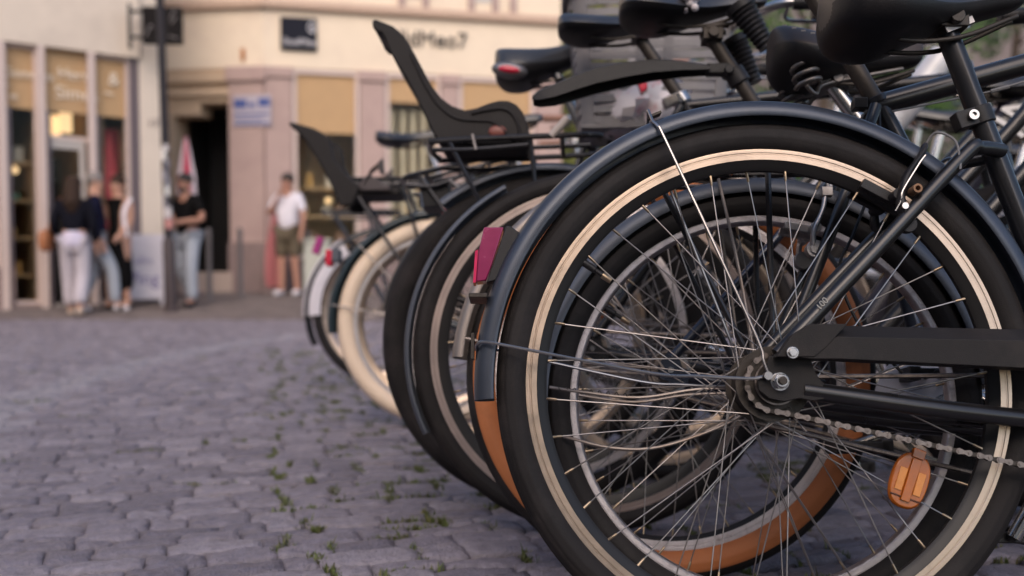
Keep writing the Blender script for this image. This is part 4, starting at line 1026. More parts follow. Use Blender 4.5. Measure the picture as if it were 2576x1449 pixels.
# --- corner building
KX, KY = (672-1288)/2600*16.0, 16.0
FRt = Facade((KX, KY), R_(13.5)); FLt = Facade((KX, KY), R_(180-8))
C0 = tag(empty('corner_building', (KX, KY, .3)), 'cream corner building with pink stone pilasters and brown-blind shop windows', 'building')
z_f0 = FRt.z(1050, 186); z_c0 = FRt.z(1050, 44); tend = FRt.t(1411, 150)
b = MB()
FRt.bx(b, -.02, tend, z_f0, z_c0, -5, .0); FRt.bx(b, -.02, tend, z_c0+.14, 9, -5, .0)
FLt.bx(b, .02, 3.4, z_f0, z_c0, -.5, .0); FLt.bx(b, .02, 3.4, z_c0+.14, 9, -.5, .0)
b.build('wall', PL_C, C0, sharp=None)
b = MB(); FRt.bx(b, -.10, tend+.06, z_c0, z_c0+.14, -5, .10); FLt.bx(b, -.08, 3.4, z_c0, z_c0+.14, -.5, .10); b.build('cornice', STN2, C0, sharp=None, bevel=.03)
b = MB()                                                                # window surrounds upstairs
for u in (1010, 1070, 1185, 1245, 1290): 
    t = FRt.t(u, 10); FRt.bx(b, t-.05, t+.05, z_c0+.2, z_c0+.34, .0, .06); FRt.bx(b, t-.05, t+.05, z_c0+.14, 6.8, .0, .05)
b.build('window_surround', STN, C0, sharp=None)
for u0, u1 in ((1010, 1070), (1185, 1245)):
    t0, t1 = FRt.t(u0, 10)+.05, FRt.t(u1, 10)-.05; b = MB(); FRt.bx(b, t0, t1, z_c0+.3, 6.6, -.02, .012); b.build('upper_window', mat('pale_window', (.50,.47,.45), .2), C0, sharp=None)
pil = [(672, 735), (905, 968), (1110, 1152), (1345, 1411)]
b = MB()
for u0, u1 in pil:
    t0, t1 = max(-.10, FRt.t(u0, 300)) if u0 > 680 else -.0, FRt.t(u1, 300)
    FRt.bx(b, t0, t1, -.1, z_f0-.16, -.6, .06); FRt.bx(b, t0-.02, t1+.02, z_f0-.16, z_f0, -.6, .10)
tp = FLt.t(578, 300)
FLt.bx(b, .0, tp, .0, z_f0-.22, -.5, .055); FLt.bx(b, -.05, tp+.03, z_f0-.22, z_f0, -.5, .11)
b.build('pilaster', STN, C0, sharp=None, bevel=.012)
b = MB(); FLt.bx(b, -.07, tp+.02, -.1, FLt.z(640, 610), -.45, .085); FRt.bx(b, -.09, tend, -.1, FRt.z(800, 655), -.45, .075); b.build('plinth', PLIN, C0, sharp=None)
for i, (u0, u1) in enumerate(((737, 903), (970, 1108), (1154, 1343))):
    wd = shop_window(FRt, C0, FRt.t(u0, 300), FRt.t(u1, 300), FRt.z(800, 650), z_f0-.02, 1.6, shelf=(1.05, 1.5, 1.95), seed=11+i, blind=FRt.z(820, 335 if i == 0 else (250 if i == 1 else 420)), fw=.06, lampz=1.75 if i == 0 else None)
    if i == 1:
        b = MB()
        for k in range(5):
            t = FRt.t(985+26*k, 300); FRt.bx(b, t, t+.09, 1.2, 3.2, -.25, -.22)
        b.build('curtain', mat('curtain_cream', (.58,.49,.36), .9), wd, sharp=None)
# doorway in the left face
tdr0, tdr1 = FLt.t(584, 450), FLt.t(436, 450); zdt = FLt.z(520, 258); zdb = FLt.z(520, 684)
b = MB(); FLt.bx(b, tp, tdr0, -.1, z_f0, -.6, .03); FLt.bx(b, tdr1, 3.4, -.1, z_f0, -.6, .0)
FLt.bx(b, tdr0, tdr1, zdt, z_f0-.0, -.5, -.02); FLt.bx(b, FLt.t(502, 300), tdr1, FLt.z(470, 290), zdt, -.45, -.03); FLt.bx(b, tdr0-.02, tdr1+.25, zdt+.30, zdt+.42, -.4, .07); FLt.bx(b, tdr0, tdr1+.2, zdt+.10, zdt+.2, -.4, .05)
b.build('portal', mat('portal_stone', (.50,.37,.26), .85, var=.1, vs=4), C0, sharp=None)
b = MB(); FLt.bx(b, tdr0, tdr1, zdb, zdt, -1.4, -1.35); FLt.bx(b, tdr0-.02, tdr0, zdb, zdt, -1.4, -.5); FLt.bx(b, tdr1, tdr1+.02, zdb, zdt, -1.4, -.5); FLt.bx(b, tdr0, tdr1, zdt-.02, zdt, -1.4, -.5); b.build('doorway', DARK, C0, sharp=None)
b = MB(); FLt.bx(b, tdr0-.02, tdr1+.02, .0, zdb, -1.4, .10); b.build('threshold', mat('step_stone', (.42,.33,.29), .8), C0, sharp=None)
bpy.context.view_layer.update(); adopt(C0); bpy.context.view_layer.update()

# signs
def sign_board(F, u0, u1, v0, v1, d0, d1, m, name, label, bev=.006):
    t0, z0 = F.img(u0, v1, d1); t1, z1 = F.img(u1, v0, d1)
    b = MB(); F.bx(b, min(t0, t1), max(t0, t1), z0, z1, d0, d1); o = b.build(name, m, None, sharp=None, bevel=bev); return tag(o, label, 'sign')
SGN = mat('sign_charcoal', (.016,.017,.026), .85, spec=.15); PRW = mat('sign_white', (.62,.60,.64), .6)
s_ = sign_board(FRt, 706, 797, 46, 124, .002, .05, SGN, 'wall_sign', 'square charcoal sign with white name and round emblem on the cream corner wall')
ftext(FRt, 'StadMex', 712, 111, .145, PRW, s_, .055)
b = MB(); t, z = FRt.img(785, 68, .055)
for k in range(24):
    a0, a1_ = 2*math.pi*k/24, 2*math.pi*(k+1)/24
    b.add([FRt.p(t+r*math.cos(a), z+r*1.35*math.sin(a), .054) for r, a in ((.05, a0), (.064, a0), (.064, a1_), (.05, a1_))], [(0, 1, 2, 3)])
FRt.bx(b, t-.008, t+.008, z-.1, z+.03, .0515, .055); b.build('emblem', PRW, s_, sharp=None)
ltr = MB()
root_t, root_z = FRt.img(1002, 112, .02)
o = text('wall_lettering', 'lldMeo7', .34, Matrix(), mat('letter_dark', (.060,.050,.050), .5), None, .02); o.matrix_world = FRt.M(root_t, root_z, .022)
tag(o, 'dark raised letters fixed on the cream wall above the shop windows', 'sign')
s2 = sign_board(FLt, 682, 586, 240, 316, .058, .075, mat('sign_pale_blue', (.40,.36,.42), .5), 'blue_sign', 'pale sign with blue picture and blue lines on the pink pilaster')
b = MB(); BL = mat('sign_blue', (.05,.08,.26), .5)
for (u0, u1, v0, v1) in ((588, 620, 250, 272), (626, 640, 258, 270), (650, 678, 246, 268), (588, 676, 284, 291), (590, 660, 298, 303), (588, 678, 308, 314)):
    ta, za = FLt.img(u0, v1, .08); tb, zb_ = FLt.img(u1, v0, .08); FLt.bx(b, min(ta, tb), max(ta, tb), za, zb_, .0755, .078)
b.build('print', BL, s2, sharp=None)
b = MB(); t, z = FLt.img(611, 135, .02); FLt.bx(b, t-.03, t+.03, z-.09, z+.08, .002, .04); FLt.bx(b, t-.02, t+.02, z-.11, z-.09, .002, .03)
tag(b.build('house_number', mat('plate_rust', (.42,.16,.05), .6), None, sharp=None, bevel=.004), 'small rust-brown plate on the cream wall above the pink pilaster', 'plate')
# projecting sign by the lamp post
FS = Facade(at_depth(405, 60, 14.15)[:2], R_(4))
s3 = sign_board(FS, 358, 456, 17, 108, -.05, .05, mat('sign_black', (.012,.010,.010), .85, spec=.15), 'hanging_sign', 'square black hanging sign half hidden by the lamp post top')
b = MB(); zz = [FS.z(400, v) for v in (30, 95)]; t0 = FS.t(358, 60)
for z in zz: FS.bx(b, t0-.16, t0, z-.02, z+.02, -.02, .02)
FS.bx(b, t0-.18, t0-.15, zz[1]-.15, zz[0]+.1, -.04, .04); b.build('bracket', PLB, s3, sharp=None)
b = MB()
for (ua, va, ub, vb) in ((366, 92, 378, 62), (378, 62, 384, 70), (428, 48, 436, 26), (436, 26, 446, 24), (424, 90, 448, 97), (430, 60, 444, 40)):
    pa, pb = FS.img(ua, va, .052), FS.img(ub, vb, .052); b.tube([FS.p(*pa, .052), FS.p(*pb, .052)], .006, n=5)
b.build('lettering', mat('sign_scrawl', (.30,.27,.27), .6), s3)

# lamp post with stickers
pb = at_depth(431, 775, 13.2); gz0 = float(ground_z(13.2))
lp = tag(empty('lamp_post', (pb[0], pb[1], gz0)), 'dark street lamp post pasted with stickers in front of the shop doorway', 'lamp post')
tx = (402-431)/2600*13.2*(1.0)                                             # it leans slightly
hz_ = (775-0)/2600*13.2
lean = lambda z: tx*z/hz_*.55
pm = mat('post_grey', (.032,.029,.034), .75, 0, spec=.2, var=.2, vs=8); pm2 = mat('post_base_brown', (.045,.030,.032), .6, var=.2)
b = MB(); b.tube([(lean(z), 0, z) for z in (.9, 2, 4, 6)], [.055, .053, .05, .045], n=18); b.build('pole', pm, lp)
b = MB(); b.tube([(lean(z), 0, z) for z in (-.05, .03, .05, .88, .93)], [.10, .10, .080, .078, .056], n=18); b.build('base_sleeve', pm2, lp)
b = MB(); rnd = random.Random(5)
cols = [mat('sticker_%d' % i, c, .6) for i, c in enumerate(((.55,.50,.50), (.20,.19,.22), (.50,.22,.20), (.62,.60,.58)))]
zc = 1.05
while zc < 2.05:
    h = rnd.uniform(.07, .15); c = rnd.randrange(4); wd = rnd.uniform(.5, 1.3); a0 = -math.pi/2+rnd.uniform(-.7, .7); rg = []
    for z in (zc, zc+h): rg.append([(lean(z)+.0585*math.cos(a0+wd*(k/8-.5)*1.6), .0585*math.sin(a0+wd*(k/8-.5)*1.6), z) for k in range(9)])
    b.loft(rg, m=c, closed=False, caps=False); zc += h*rnd.uniform(.7, 1.25)
b.build('sticker', cols, lp, sharp=None)

# sandwich board
ab = at_depth(366, 735, 14.0); g = float(ground_z(14.0))
A0 = tag(empty('sandwich_board', (ab[0], ab[1], g)), 'white sandwich board with violet lettering on the pavement left of the lamp post', 'sign board'); A0.rotation_euler = (0, 0, R_(12))
b = MB(); Mx = Matrix.Rotation(R_(-9), 3, 'X'); b.box((0, -.10, .50), (.44, .02, .86), Mx); 
for sx in (-1, 1): b.box((sx*.235, -.10, .46), (.035, .03, .98), Mx)
b.build('front_board', [mat('board_white', (.56,.53,.60), .5)], A0, bevel=.004)
b = MB(); b.box((0, .10, .50), (.46, .02, .90), Matrix.Rotation(R_(9), 3, 'X')); b.build('back_board', mat('board_white', (.56,.53,.60), .5), A0)
Mt = Matrix.Translation((-.20, -.148, .27)) @ Matrix.Rotation(R_(81), 4, 'X')
text('lettering', 'Ping', .24, Mt, mat('violet_print', (.12,.09,.28), .6), A0, .002)
text('lettering', 'offre', .12, Matrix.Translation((-.12, -.112, .55)) @ Matrix.Rotation(R_(81), 4, 'X'), mat('violet_pale', (.30,.27,.45), .6), A0, .002)

# bollards
for (u, v, D, h, lab) in ((605, 725, 14.9, 1.0, 'slim grey bollard in front of the pink pilaster'), (527, 735, 14.6, 1.0, 'slim dark bollard beside the man in the black shirt'), (775, 742, 15.4, .95, 'thin grey post just right of the man in the white shirt')):
    P = at_depth(u, v, D); g = float(ground_z(D))
    o = MB(); o.tube([(0, 0, z) for z in (-.02, .04, .05, h-.06, h-.03, h)], [.055, .055, .038, .036, .042, .02], n=16)
    o.tube([(0, 0, h-.14), (0, 0, h-.11)], .041, n=16)
    tag(o.build('bollard', mat('bollard_grey', (.16,.14,.14), .5, .3), None, loc=(P[0], P[1], g)), lab, 'bollard', 'bollards along the shop pavement')
# folded parasols
def parasol(u, v, D, m1, m2, label, h=2.2):
    P = at_depth(u, v, D); g = float(ground_z(D)); r = tag(empty('parasol', (P[0], P[1], g)), label, 'parasol')
    o = MB(); o.tube([(0, 0, 0), (0, 0, h)], .02); o.build('pole', PLB, r)
    o = MB(); rings = []; ms = []
    for rr, z in ((.10, h-1.15), (.125, h-1.0), (.11, h-.6), (.05, h-.2), (.012, h)):
        rings.append([((rr*(1+.25*math.cos(8*a)))*math.cos(a), (rr*(1+.25*math.cos(8*a)))*math.sin(a), z) for a in [2*math.pi*k/48 for k in range(48)]])
    o.loft(rings, m=[(k//6) % 2 for k in range(48)]); o.build('canopy', [m1, m2], r)
    o = MB(); o.tube([(0, 0, 0), (0, 0, .05), (0, 0, .06), (0, 0, .30)], [.24, .24, .05, .03], n=24); o.build('base', PLIN, r, bevel=.01)
parasol(473, 728, 15.3, mat('parasol_crimson', (.52,.05,.10), .7), mat('parasol_pale', (.62,.52,.55), .7), 'folded red and white parasol in front of the black doorway', 2.35)
parasol(692, 745, 15.6, mat('parasol_faded', (.50,.20,.20), .7), mat('parasol_faded_dark', (.40,.13,.14), .7), 'folded faded red parasol on a grey foot behind the man in the white shirt', 1.25)
P = at_depth(800, 690, 15.3); g = float(ground_z(15.3))
o = MB(); o.box((0, 0, .42), (.36, .3, .72)); o.box((0, 0, .80), (.40, .34, .05)); 
for sx in (-1, 1):
    for sy in (-1, 1): o.box((sx*.15, sy*.12, .03), (.04, .04, .06))
tag(o.build('cabinet', mat('cabinet_grey_green', (.42,.42,.37), .6), None, loc=(P[0], P[1], g), bevel=.01), 'low grey-green cabinet under the first corner window', 'cabinet')

# trees beyond the end of the corner building
def tree(x, y, h, crown, seed, label, cols):
    rnd = random.Random(seed); r = tag(empty('tree', (x, y, .3)), label, 'tree', 'trees beyond the corner building')
    o = MB(); o.tube(smooth_path([(0, 0, -.2), (.05, 0, h*.3), (-.05, .1, h*.62), (.05, 0, h*.9)], 4), [.17-.012*k for k in range(13)], n=10)
    for k in range(9):
        a = rnd.uniform(0, 6.28); z0 = h*rnd.uniform(.3, .7); L = crown*rnd.uniform(.5, .95)
        o.tube([(0, 0, z0), (L*.5*math.cos(a), L*.5*math.sin(a), z0+L*.35), (L*math.cos(a), L*math.sin(a), z0+L*.5)], [.06, .04, .015], n=7)
    o.build('trunk', mat('bark', (.09,.065,.05), .9, bump=.6, bs=40), r)
    V = []; F = []; MI = []
    cl = []
    for k in range(85):
        a = rnd.uniform(0, 6.28); rr = crown*rnd.random()**.5; z = h*.52+rnd.uniform(-.46, .46)*h*(1-.35*rr/crown)
        cl.append((rr*math.cos(a), rr*math.sin(a), z, rnd.uniform(.3, .62)))
    for cx, cy, cz, cr in cl:
        for k in range(150):
            d = Vector((rnd.gauss(0, 1), rnd.gauss(0, 1), rnd.gauss(0, .8))).normalized()*cr*rnd.random()**.4
            p = Vector((cx, cy, cz))+d; u = Vector((rnd.gauss(0, 1), rnd.gauss(0, 1), rnd.gauss(0, 1))).normalized()*.075; v = u.orthogonal().normalized()*.04
            i = len(V); V += [tuple(p-u), tuple(p+v), tuple(p+u), tuple(p-v)]; F.append((i, i+1, i+2, i+3)); MI.append(rnd.randrange(2))
    c = mesh_np('crown', np.array(V), np.array(F), [mat(cols[0][0], cols[0][1], .6, var=.3), mat(cols[1][0], cols[1][1], .6, var=.3)], MI, False); c.parent = r
tree(2.4, 22, 8.0, 2.4, 3, 'yellow-green tree showing past the end of the cream building', (('leaf_yellow', (.30,.30,.08)), ('leaf_olive', (.17,.19,.05))))
tree(6.0, 20, 7.4, 2.9, 4, 'broad green tree behind the bicycles at the right', (('leaf_green', (.07,.14,.02)), ('leaf_deep', (.045,.085,.02))))
tree(10.2, 21, 7.8, 3.0, 8, 'darker green tree farthest right behind the bicycles', (('leaf_dark', (.04,.075,.02)), ('leaf_deep', (.045,.085,.02))))
r = tag(empty('far_building', (6, 28.5, 0)), 'plain dark building far behind the bicycles and trees', 'building')
o = MB(); o.box((3, 0, 4.5), (20, 3, 9.4)); o.build('wall', mat('far_plaster', (.16,.13,.13), .9, var=.15, vs=2), r, bevel=.02)
for k in range(6):
    o = MB(); o.box((-5+3*k, -1.52, 2.6), (1.2, .06, 2.0)); o.box((-5+3*k, -1.55, 1.55), (1.4, .12, .1)); o.build('window', mat('far_window', (.16,.17,.19), .2), r, bevel=.01)

# ------------------------------------------------------------------ people
SKIN = mat('skin', (.50,.27,.19), .55, var=.08, vs=12)
SKIN2 = mat('skin_tan', (.40,.20,.14), .55, var=.08, vs=12)
def skin_mesh(name, J, E_, m, parent, sub=2):
    """J: joint -> (x,y,z,radius); one continuous skinned surface"""
    names = list(J); idx = {k: i for i, k in enumerate(names)}
    me = bpy.data.meshes.new(name); me.from_pydata([J[k][:3] for k in names], [(idx[a], idx[b]) for a, b in E_], [])
    me.materials.append(m)
    o = bpy.data.objects.new(name, me); COL.objects.link(o); o.parent = parent
    o.modifiers.new('skin', 'SKIN'); o.modifiers['skin'].use_smooth_shade = True
    for i, k in enumerate(names):
        q = me.skin_vertices[0].data[i]; r = J[k][3]; q.radius = (r, r) if not isinstance(r, tuple) else r; q.use_root = (i == 0)
    s = o.modifiers.new('subdivision', 'SUBSURF'); s.levels = 1; s.render_levels = sub
    return o
def lerp3(a, b, t): return tuple(a[i]+(b[i]-a[i])*t for i in range(3))
def person(label, at, face, H, pose, skin, cloth, extra=None):
    """pose: joints in a 1.75 m body; x right of the person, y ahead, z up"""
    g = float(ground_z(at[1])); root = tag(empty('person', (at[0], at[1], g)), label, 'person')
    root.rotation_euler = (0, 0, R_(face)); k = H/1.75
    P = dict(pelvis=(0,0,.95), waist=(0,0,1.10), chest=(0,.01,1.30), neck=(0,-.005,1.47), jaw=(0,.03,1.555), brow=(0,.022,1.645), crown=(0,.005,1.71),
             hipL=(-.095,0,.90), hipR=(.095,0,.90), kneeL=(-.10,.02,.50), kneeR=(.10,.02,.50), ankL=(-.10,-.02,.09), ankR=(.10,-.02,.09), toeL=(-.11,.15,.035), toeR=(.11,.15,.035),
             shL=(-.175,0,1.41), shR=(.175,0,1.41), elL=(-.23,-.03,1.13), elR=(.23,-.03,1.13), wrL=(-.24,.06,.88), wrR=(.24,.06,.88))
    P.update(pose); P = {q: tuple(c*k for c in v) for q, v in P.items()}
    rad = dict(pelvis=.125, waist=.115, chest=.125, neck=.058, jaw=.072, brow=.092, crown=.060, hipL=.095, hipR=.095, kneeL=.060, kneeR=.060, ankL=.042, ankR=.042, toeL=.032, toeR=.032, shL=.062, shR=.062, elL=.043, elR=.043, wrL=.029, wrR=.029)
    J = {q: P[q]+(rad[q]*k,) for q in P}; E_ = [('pelvis','waist'),('waist','chest'),('chest','neck'),('neck','jaw'),('jaw','brow'),('brow','crown'),('pelvis','hipL'),('pelvis','hipR'),('hipL','kneeL'),('hipR','kneeR'),('kneeL','ankL'),('kneeR','ankR'),('ankL','toeL'),('ankR','toeR'),('chest','shL'),('chest','shR'),('shL','elL'),('shR','elR'),('elL','wrL'),('elR','wrR')]
    for s in 'LR':                                              # hands: palm, four unequal fingers and a thumb
        e, wv = Vector(P['el'+s]), Vector(P['wr'+s]); d = (wv-e).normalized(); sx = -1 if s == 'L' else 1
        acr = d.cross(Vector((sx, 0, 0))); acr = acr.normalized() if acr.length > .2 else Vector((0, 1, 0)); bend = d.cross(acr).normalized()*(-.4)
        palm = wv+d*.075*k; J['palm'+s] = tuple(palm)+(.033*k,); E_.append(('wr'+s, 'palm'+s))
        for i, (off, L) in enumerate(((-.030, .055), (-.010, .066), (.010, .062), (.028, .048))):
            a = palm+d*.020*k+acr*off*k; b_ = a+(d+bend*.4).normalized()*L*.55*k; c_ = b_+(d+bend*1.5).normalized()*L*.5*k
            for n_, q, r in (('a', b_, .0095), ('b', c_, .008)): J['f%d%s%s' % (i, n_, s)] = tuple(q)+(r*k,)
            E_ += [('palm'+s, 'f%da%s' % (i, s)), ('f%da%s' % (i, s), 'f%db%s' % (i, s))]
        th = wv+d*.03*k-acr*.04*k; t2 = th+(d-acr*.4).normalized()*.045*k
        J['t0'+s] = tuple(th)+(.013*k,); J['t1'+s] = tuple(t2)+(.010*k,); E_ += [('wr'+s, 't0'+s), ('t0'+s, 't1'+s)]
    nose = Vector(P['brow']).lerp(Vector(P['jaw']), .45)+Vector((0, .098, 0))*k*1.0
    J['nose'] = tuple(nose)+(.014*k,); E_.append(('brow', 'nose'))
    body = skin_mesh('body', J, E_, skin, root)
    eb = Vector(P['brow']).lerp(Vector(P['jaw']), .22)
    for sx in (-1, 1):
        o = MB(); o.ell(eb+Vector((sx*.033, .086, 0))*k, (.012*k, .008*k, .007*k), nu=10, nv=6); o.build('eye', mat('eye_dark', (.05,.03,.025), .3), body)
        o = MB(); o.ell(eb+Vector((sx*.088, -.01, -.01))*k, (.012*k, .022*k, .032*k), nu=10, nv=6); o.build('ear', skin, body)
    o = MB(); o.ell(Vector(P['jaw'])+Vector((0, .066, .004))*k, (.024*k, .008*k, .007*k), nu=10, nv=6); o.build('mouth', mat('lips', (.36,.13,.11), .5), body)
    for c in cloth:
        nm, m, spec, edges = c
        JJ = {}
        for q, v in spec.items():
            if isinstance(v, tuple): base, gr, off = v[0], v[1], v[2]; JJ[q] = tuple(P[base][i]+off[i]*k for i in range(3))+(gr*k,)
            else: JJ[q] = P[q]+(v*k,)
        skin_mesh(nm, JJ, edges, m, root)
    if extra: extra(root, P, k)
    return root
TOP_E = [('chest','waist'),('waist','pelvis'),('chest','shL'),('chest','shR'),('shL','sleeveL'),('shR','sleeveR'),('chest','collar')]
def top(sleeve=.55, r=.0, hem=-.02, rs=.062):
    return dict(chest=.140+r, waist=.134+r, pelvis=('pelvis', .138+r, (0, 0, hem)), shL=.074, shR=.074, collar=('neck', .070, (0, 0, -.035)),
                sleeveL=('shL', rs, (0, 0, 0)), sleeveR=('shR', rs, (0, 0, 0)))
def with_sleeves(sp, pose, t=.6, r=.060, tofull=False):
    base = dict(shL=(-.175,0,1.41), shR=(.175,0,1.41), elL=(-.23,-.03,1.13), elR=(.23,-.03,1.13), wrL=(-.24,.06,.88), wrR=(.24,.06,.88)); base.update({q: v for q, v in pose.items() if q in base})
    for s in 'LR':
        d = [(base['el'+s][i]-base['sh'+s][i])*t for i in range(3)]; sp['sleeve'+s] = ('sh'+s, r, tuple(d))
        if tofull: 
            sp['sleeve'+s] = ('el'+s, .056, (0, 0, 0)); sp['cuff'+s] = ('wr'+s, .044, (0, 0, .02))
    return sp
LEG_E = [('pelvis','hipL'),('pelvis','hipR'),('hipL','kneeL'),('hipR','kneeR'),('kneeL','hemL'),('kneeR','hemR')]
def legs(rk=.085, rh=.085, hip=.112, up=.0): return dict(pelvis=.136, hipL=hip, hipR=hip, kneeL=rk, kneeR=rk, hemL=('ankL', rh, (0, 0, up)), hemR=('ankR', rh, (0, 0, up)))
def shoe(m, r=.046):
    return [('shoe', m, {'h'+s: ('ank'+s, r, (0, -.03, -.035)), 'm'+s: ('toe'+s, r*.95, (0, -.07, .01)), 't'+s: ('toe'+s, r*.8, (0, .02, .0))}, [('h'+s, 'm'+s), ('m'+s, 't'+s)]) for s in ('L', 'R')] if False else \
           [('shoe', m, {'h': ('ank'+s, r, (0, -.03, -.04)), 'm': ('toe'+s, r*.95, (0, -.07, .008)), 't': ('toe'+s, r*.75, (0, .02, .0))}, [('h', 'm'), ('m', 't')]) for s in ('L', 'R')]
def hair_cap(m, long_=0, bun=False, beard=False, hat=None):
    def f(root, P, k):
        h = Vector(P['brow']); o = MB()
        o.ell(h+Vector((0, -.018, .030))*k, (.098*k, .108*k, .090*k))
        if long_: o.tube([h+Vector((0, -.045, .03))*k, h+Vector((0, -.075, -.10))*k, h+Vector((0, -.095, -.10-long_*.5))*k, h+Vector((0, -.10, -.10-long_))*k], [.095*k, .105*k, .115*k, .045*k], n=16)
        if bun: o.ell(h+Vector((0, -.055, .135))*k, (.05*k, .05*k, .045*k))
        o.build('hair', m, root)
        if beard: o = MB(); o.ell(Vector(P['jaw'])+Vector((0, .025, -.022))*k, (.066*k, .058*k, .045*k)); o.build('beard', m, root)
    return f
HBR = mat('hair_brown', (.038,.022,.016), .8, spec=.2, var=.3, vs=30); HDK = mat('hair_dark', (.020,.014,.013), .6, var=.3); HGR = mat('hair_grey', (.22,.19,.18), .7)
def spot(u, v, D): return at_depth(u, v, D)[:2]
CW = mat('cloth_white', (.66,.62,.68), .85, bump=.2, bs=50); CWL = mat('cloth_lilac_white', (.55,.50,.62), .85); CNV = mat('cloth_navy_black', (.007,.007,.012), .95, spec=.1, bump=.2, bs=50); CJN = mat('denim_pale', (.36,.38,.43), .9, var=.15, vs=8); CBK = mat('cloth_black', (.006,.0055,.006), .95, spec=.1); COL_ = mat('cloth_olive', (.105,.080,.052), .9, var=.1); CTR = mat('trouser_pale', (.47,.42,.46), .9); SHB = mat('shoe_beige', (.55,.42,.34), .7); SHW = mat('shoe_white', (.68,.63,.66), .6); SHK = mat('shoe_black', (.02,.018,.02), .6)
# woman seen from behind
po = dict(kneeL=(-.10,.08,.50), ankL=(-.09,.10,.09), toeL=(-.09,.26,.035), kneeR=(.09,-.0,.50), ankR=(.08,-.16,.11), toeR=(.08,-.02,.04), elL=(-.25,-.06,1.14), wrL=(-.24,.10,.98), elR=(.24,-.05,1.13), wrR=(.24,.06,.90))
def ex1(root, P, k):
    hair_cap(HBR, .26)(root, P, k)
    o = MB(); rings = []
    for z, hw, d in ((.93, .10, .04), (.90, .125, .06), (.82, .14, .065), (.74, .12, .055), (.72, .08, .03)):
        rings.append([Vector((-.345+d*math.cos(a)*1.1, .0+1.25*hw*math.copysign(abs(math.sin(a))**.6, math.sin(a)), (z-.82)*1.25+.93))*k for a in [2*math.pi*i/20 for i in range(20)]])
    bg_ = o.loft(rings).build('shoulder_bag', mat('bag_tan_leather', (.36,.13,.05), .55, var=.15), root)
    o = MB(); o.tube(smooth_path([tuple(Vector(q)*k) for q in ((-.33, .09, 1.0), (-.22, .06, 1.30), (-.165, 0, 1.475), (-.22, -.06, 1.30), (-.33, -.09, 1.0))], 6), .010*k, n=8); o.build('strap', mat('bag_tan_leather', (.36,.13,.05), .55), bg_)
person('woman seen from behind with long brown hair, dark top, pale trousers and tan shoulder bag', spot(192, 800, 12.7), 8, 1.70, po, SKIN,
       [('shirt', CWL, dict(waist=.146, pelvis=('pelvis', .168, (0, 0, .02)), hem=('pelvis', .176, (0, 0, -.05)), edge=('pelvis', .176, (0, 0, -.10))), [('waist', 'pelvis'), ('pelvis', 'hem'), ('hem', 'edge')]),
        ('sweater', CNV, with_sleeves(top(hem=.09, r=.012), po, tofull=True), TOP_E+[('sleeveL', 'cuffL'), ('sleeveR', 'cuffR')]),
        ('trousers', CTR, legs(.098, .092, .118, .02), LEG_E)]+shoe(SHB), ex1)
# man in navy jacket, stepping to the right
po = dict(kneeR=(.10,.20,.52), ankR=(.10,.22,.10), toeR=(.10,.37,.04), kneeL=(-.10,-.02,.50), ankL=(-.10,-.20,.12), toeL=(-.10,-.08,.04))
person('man in navy jacket and pale jeans half hidden behind the woman with the tan bag', spot(243, 782, 13.15), -68, 1.76, po, SKIN,
       [('jacket', CNV if False else mat('cloth_navy', (.012,.012,.030), .95, spec=.1), with_sleeves(top(hem=-.08, r=.02), po, tofull=True), TOP_E+[('sleeveL', 'cuffL'), ('sleeveR', 'cuffR')]), ('trousers', CJN, legs(.088, .074), LEG_E)]+shoe(SHW), hair_cap(HGR))
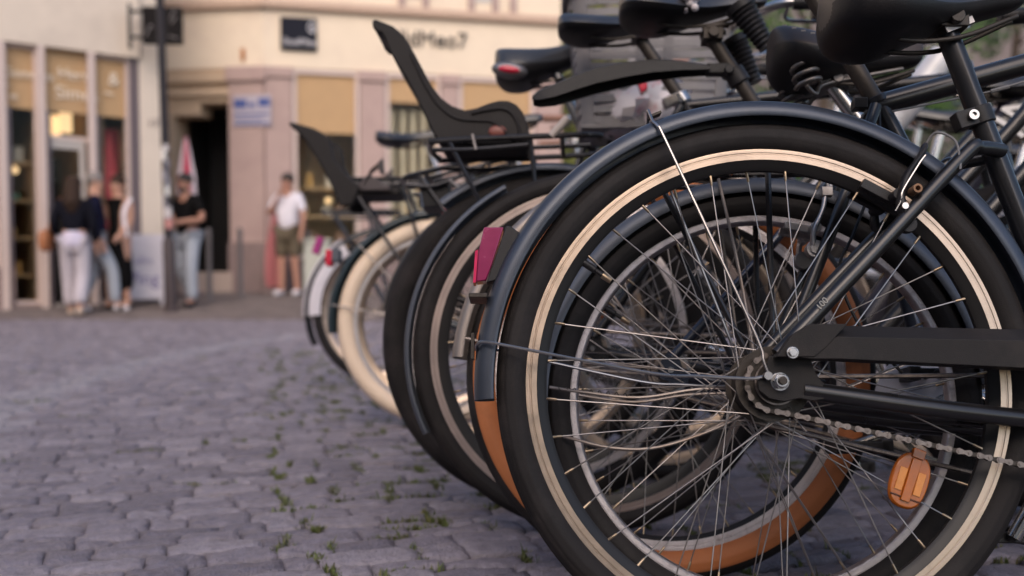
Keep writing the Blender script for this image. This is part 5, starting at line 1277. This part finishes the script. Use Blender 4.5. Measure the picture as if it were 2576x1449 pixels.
# woman with a bun in a black dress
po = dict(kneeL=(-.09,.05,.50), kneeR=(.09,.10,.50), ankR=(.09,.08,.09), toeR=(.09,.22,.035), elR=(.24,.03,1.12), wrR=(.26,.16,.90), elL=(-.22,.05,1.13), wrL=(-.20,.22,.98))
def ex3(root, P, k):
    hair_cap(HBR, 0, True)(root, P, k)
    o = MB(); o.tube(smooth_path([tuple(Vector(q)*k) for q in ((-.19, .0, 1.45), (-.20, .13, 1.30), (-.22, .16, 1.12), (-.24, .14, .95))], 5), [.03*k]*16, n=8, flat=.3); o.build('scarf', CW, root)
person('woman with a hair bun in a long black sleeveless dress with white scarf', spot(304, 776, 13.3), 160, 1.72, po, SKIN,
       [('dress', CBK, dict(chest=.136, waist=.128, pelvis=.146, hem1=('kneeL', .19, (.09, -.02, .02)), hem2=('ankL', .185, (.09, 0, .10)), collar=('neck', .075, (0, 0, -.06))), [('chest', 'waist'), ('waist', 'pelvis'), ('pelvis', 'hem1'), ('hem1', 'hem2'), ('chest', 'collar')])]+shoe(SHK), ex3)
# man in black T-shirt, hands together in front
po = dict(elL=(-.27,-.02,1.14), wrL=(-.06,.24,1.10), elR=(.27,-.04,1.15), wrR=(.05,.24,1.03), kneeL=(-.10,.05,.50), ankL=(-.09,.02,.09), toeL=(-.10,.17,.035), kneeR=(.11,.0,.50), ankR=(.12,-.22,.14), toeR=(.13,-.09,.05), jaw=(0,.04,1.55), brow=(0,.035,1.64), crown=(0,.015,1.71))
def ex4(root, P, k):
    hair_cap(HDK, beard=True)(root, P, k)
    o = MB(); c = Vector((0, .30, 1.07))*k; o.tube([c+Vector((0, 0, -.05)), c+Vector((0, 0, .04)), c+Vector((0, 0, .06))], [.028, .034, .034], n=14); o.build('drink_cup', mat('cup_green', (.20,.30,.12), .5), root)
person('man in black T-shirt and pale jeans standing before the dark doorway', spot(474, 772, 13.6), 150, 1.76, po, SKIN2,
       [('shirt', CBK, with_sleeves(top(hem=-.08, r=.006), po, .75, .064), TOP_E), ('trousers', CJN, legs(.090, .080), LEG_E)]+shoe(SHK), ex4)
# man in white T-shirt and shorts, one hand at his mouth
po = dict(elL=(-.26,.05,1.12), wrL=(-.25,.10,.90), elR=(.26,.10,1.16), wrR=(.07,.18,1.40), ankL=(-.13,-.0,.09), ankR=(.10,.03,.09), toeL=(-.15,.15,.035), toeR=(.12,.19,.035))
po5 = dict(po)
person('man in white T-shirt, olive shorts and white shoes with one hand raised to his mouth', spot(728, 748, 15.2), 165, 1.78, po5, SKIN2,
       [('shirt', CW, with_sleeves(top(hem=-.05, r=.022), po5, .8, .070), TOP_E), ('shorts', COL_, dict(pelvis=.142, hipL=.118, hipR=.118, hemL=('kneeL', .098, (0, 0, .02)), hemR=('kneeR', .098, (0, 0, .02))), [('pelvis', 'hipL'), ('pelvis', 'hipR'), ('hipL', 'hemL'), ('hipR', 'hemR')])]+shoe(SHW, .052), hair_cap(HDK))
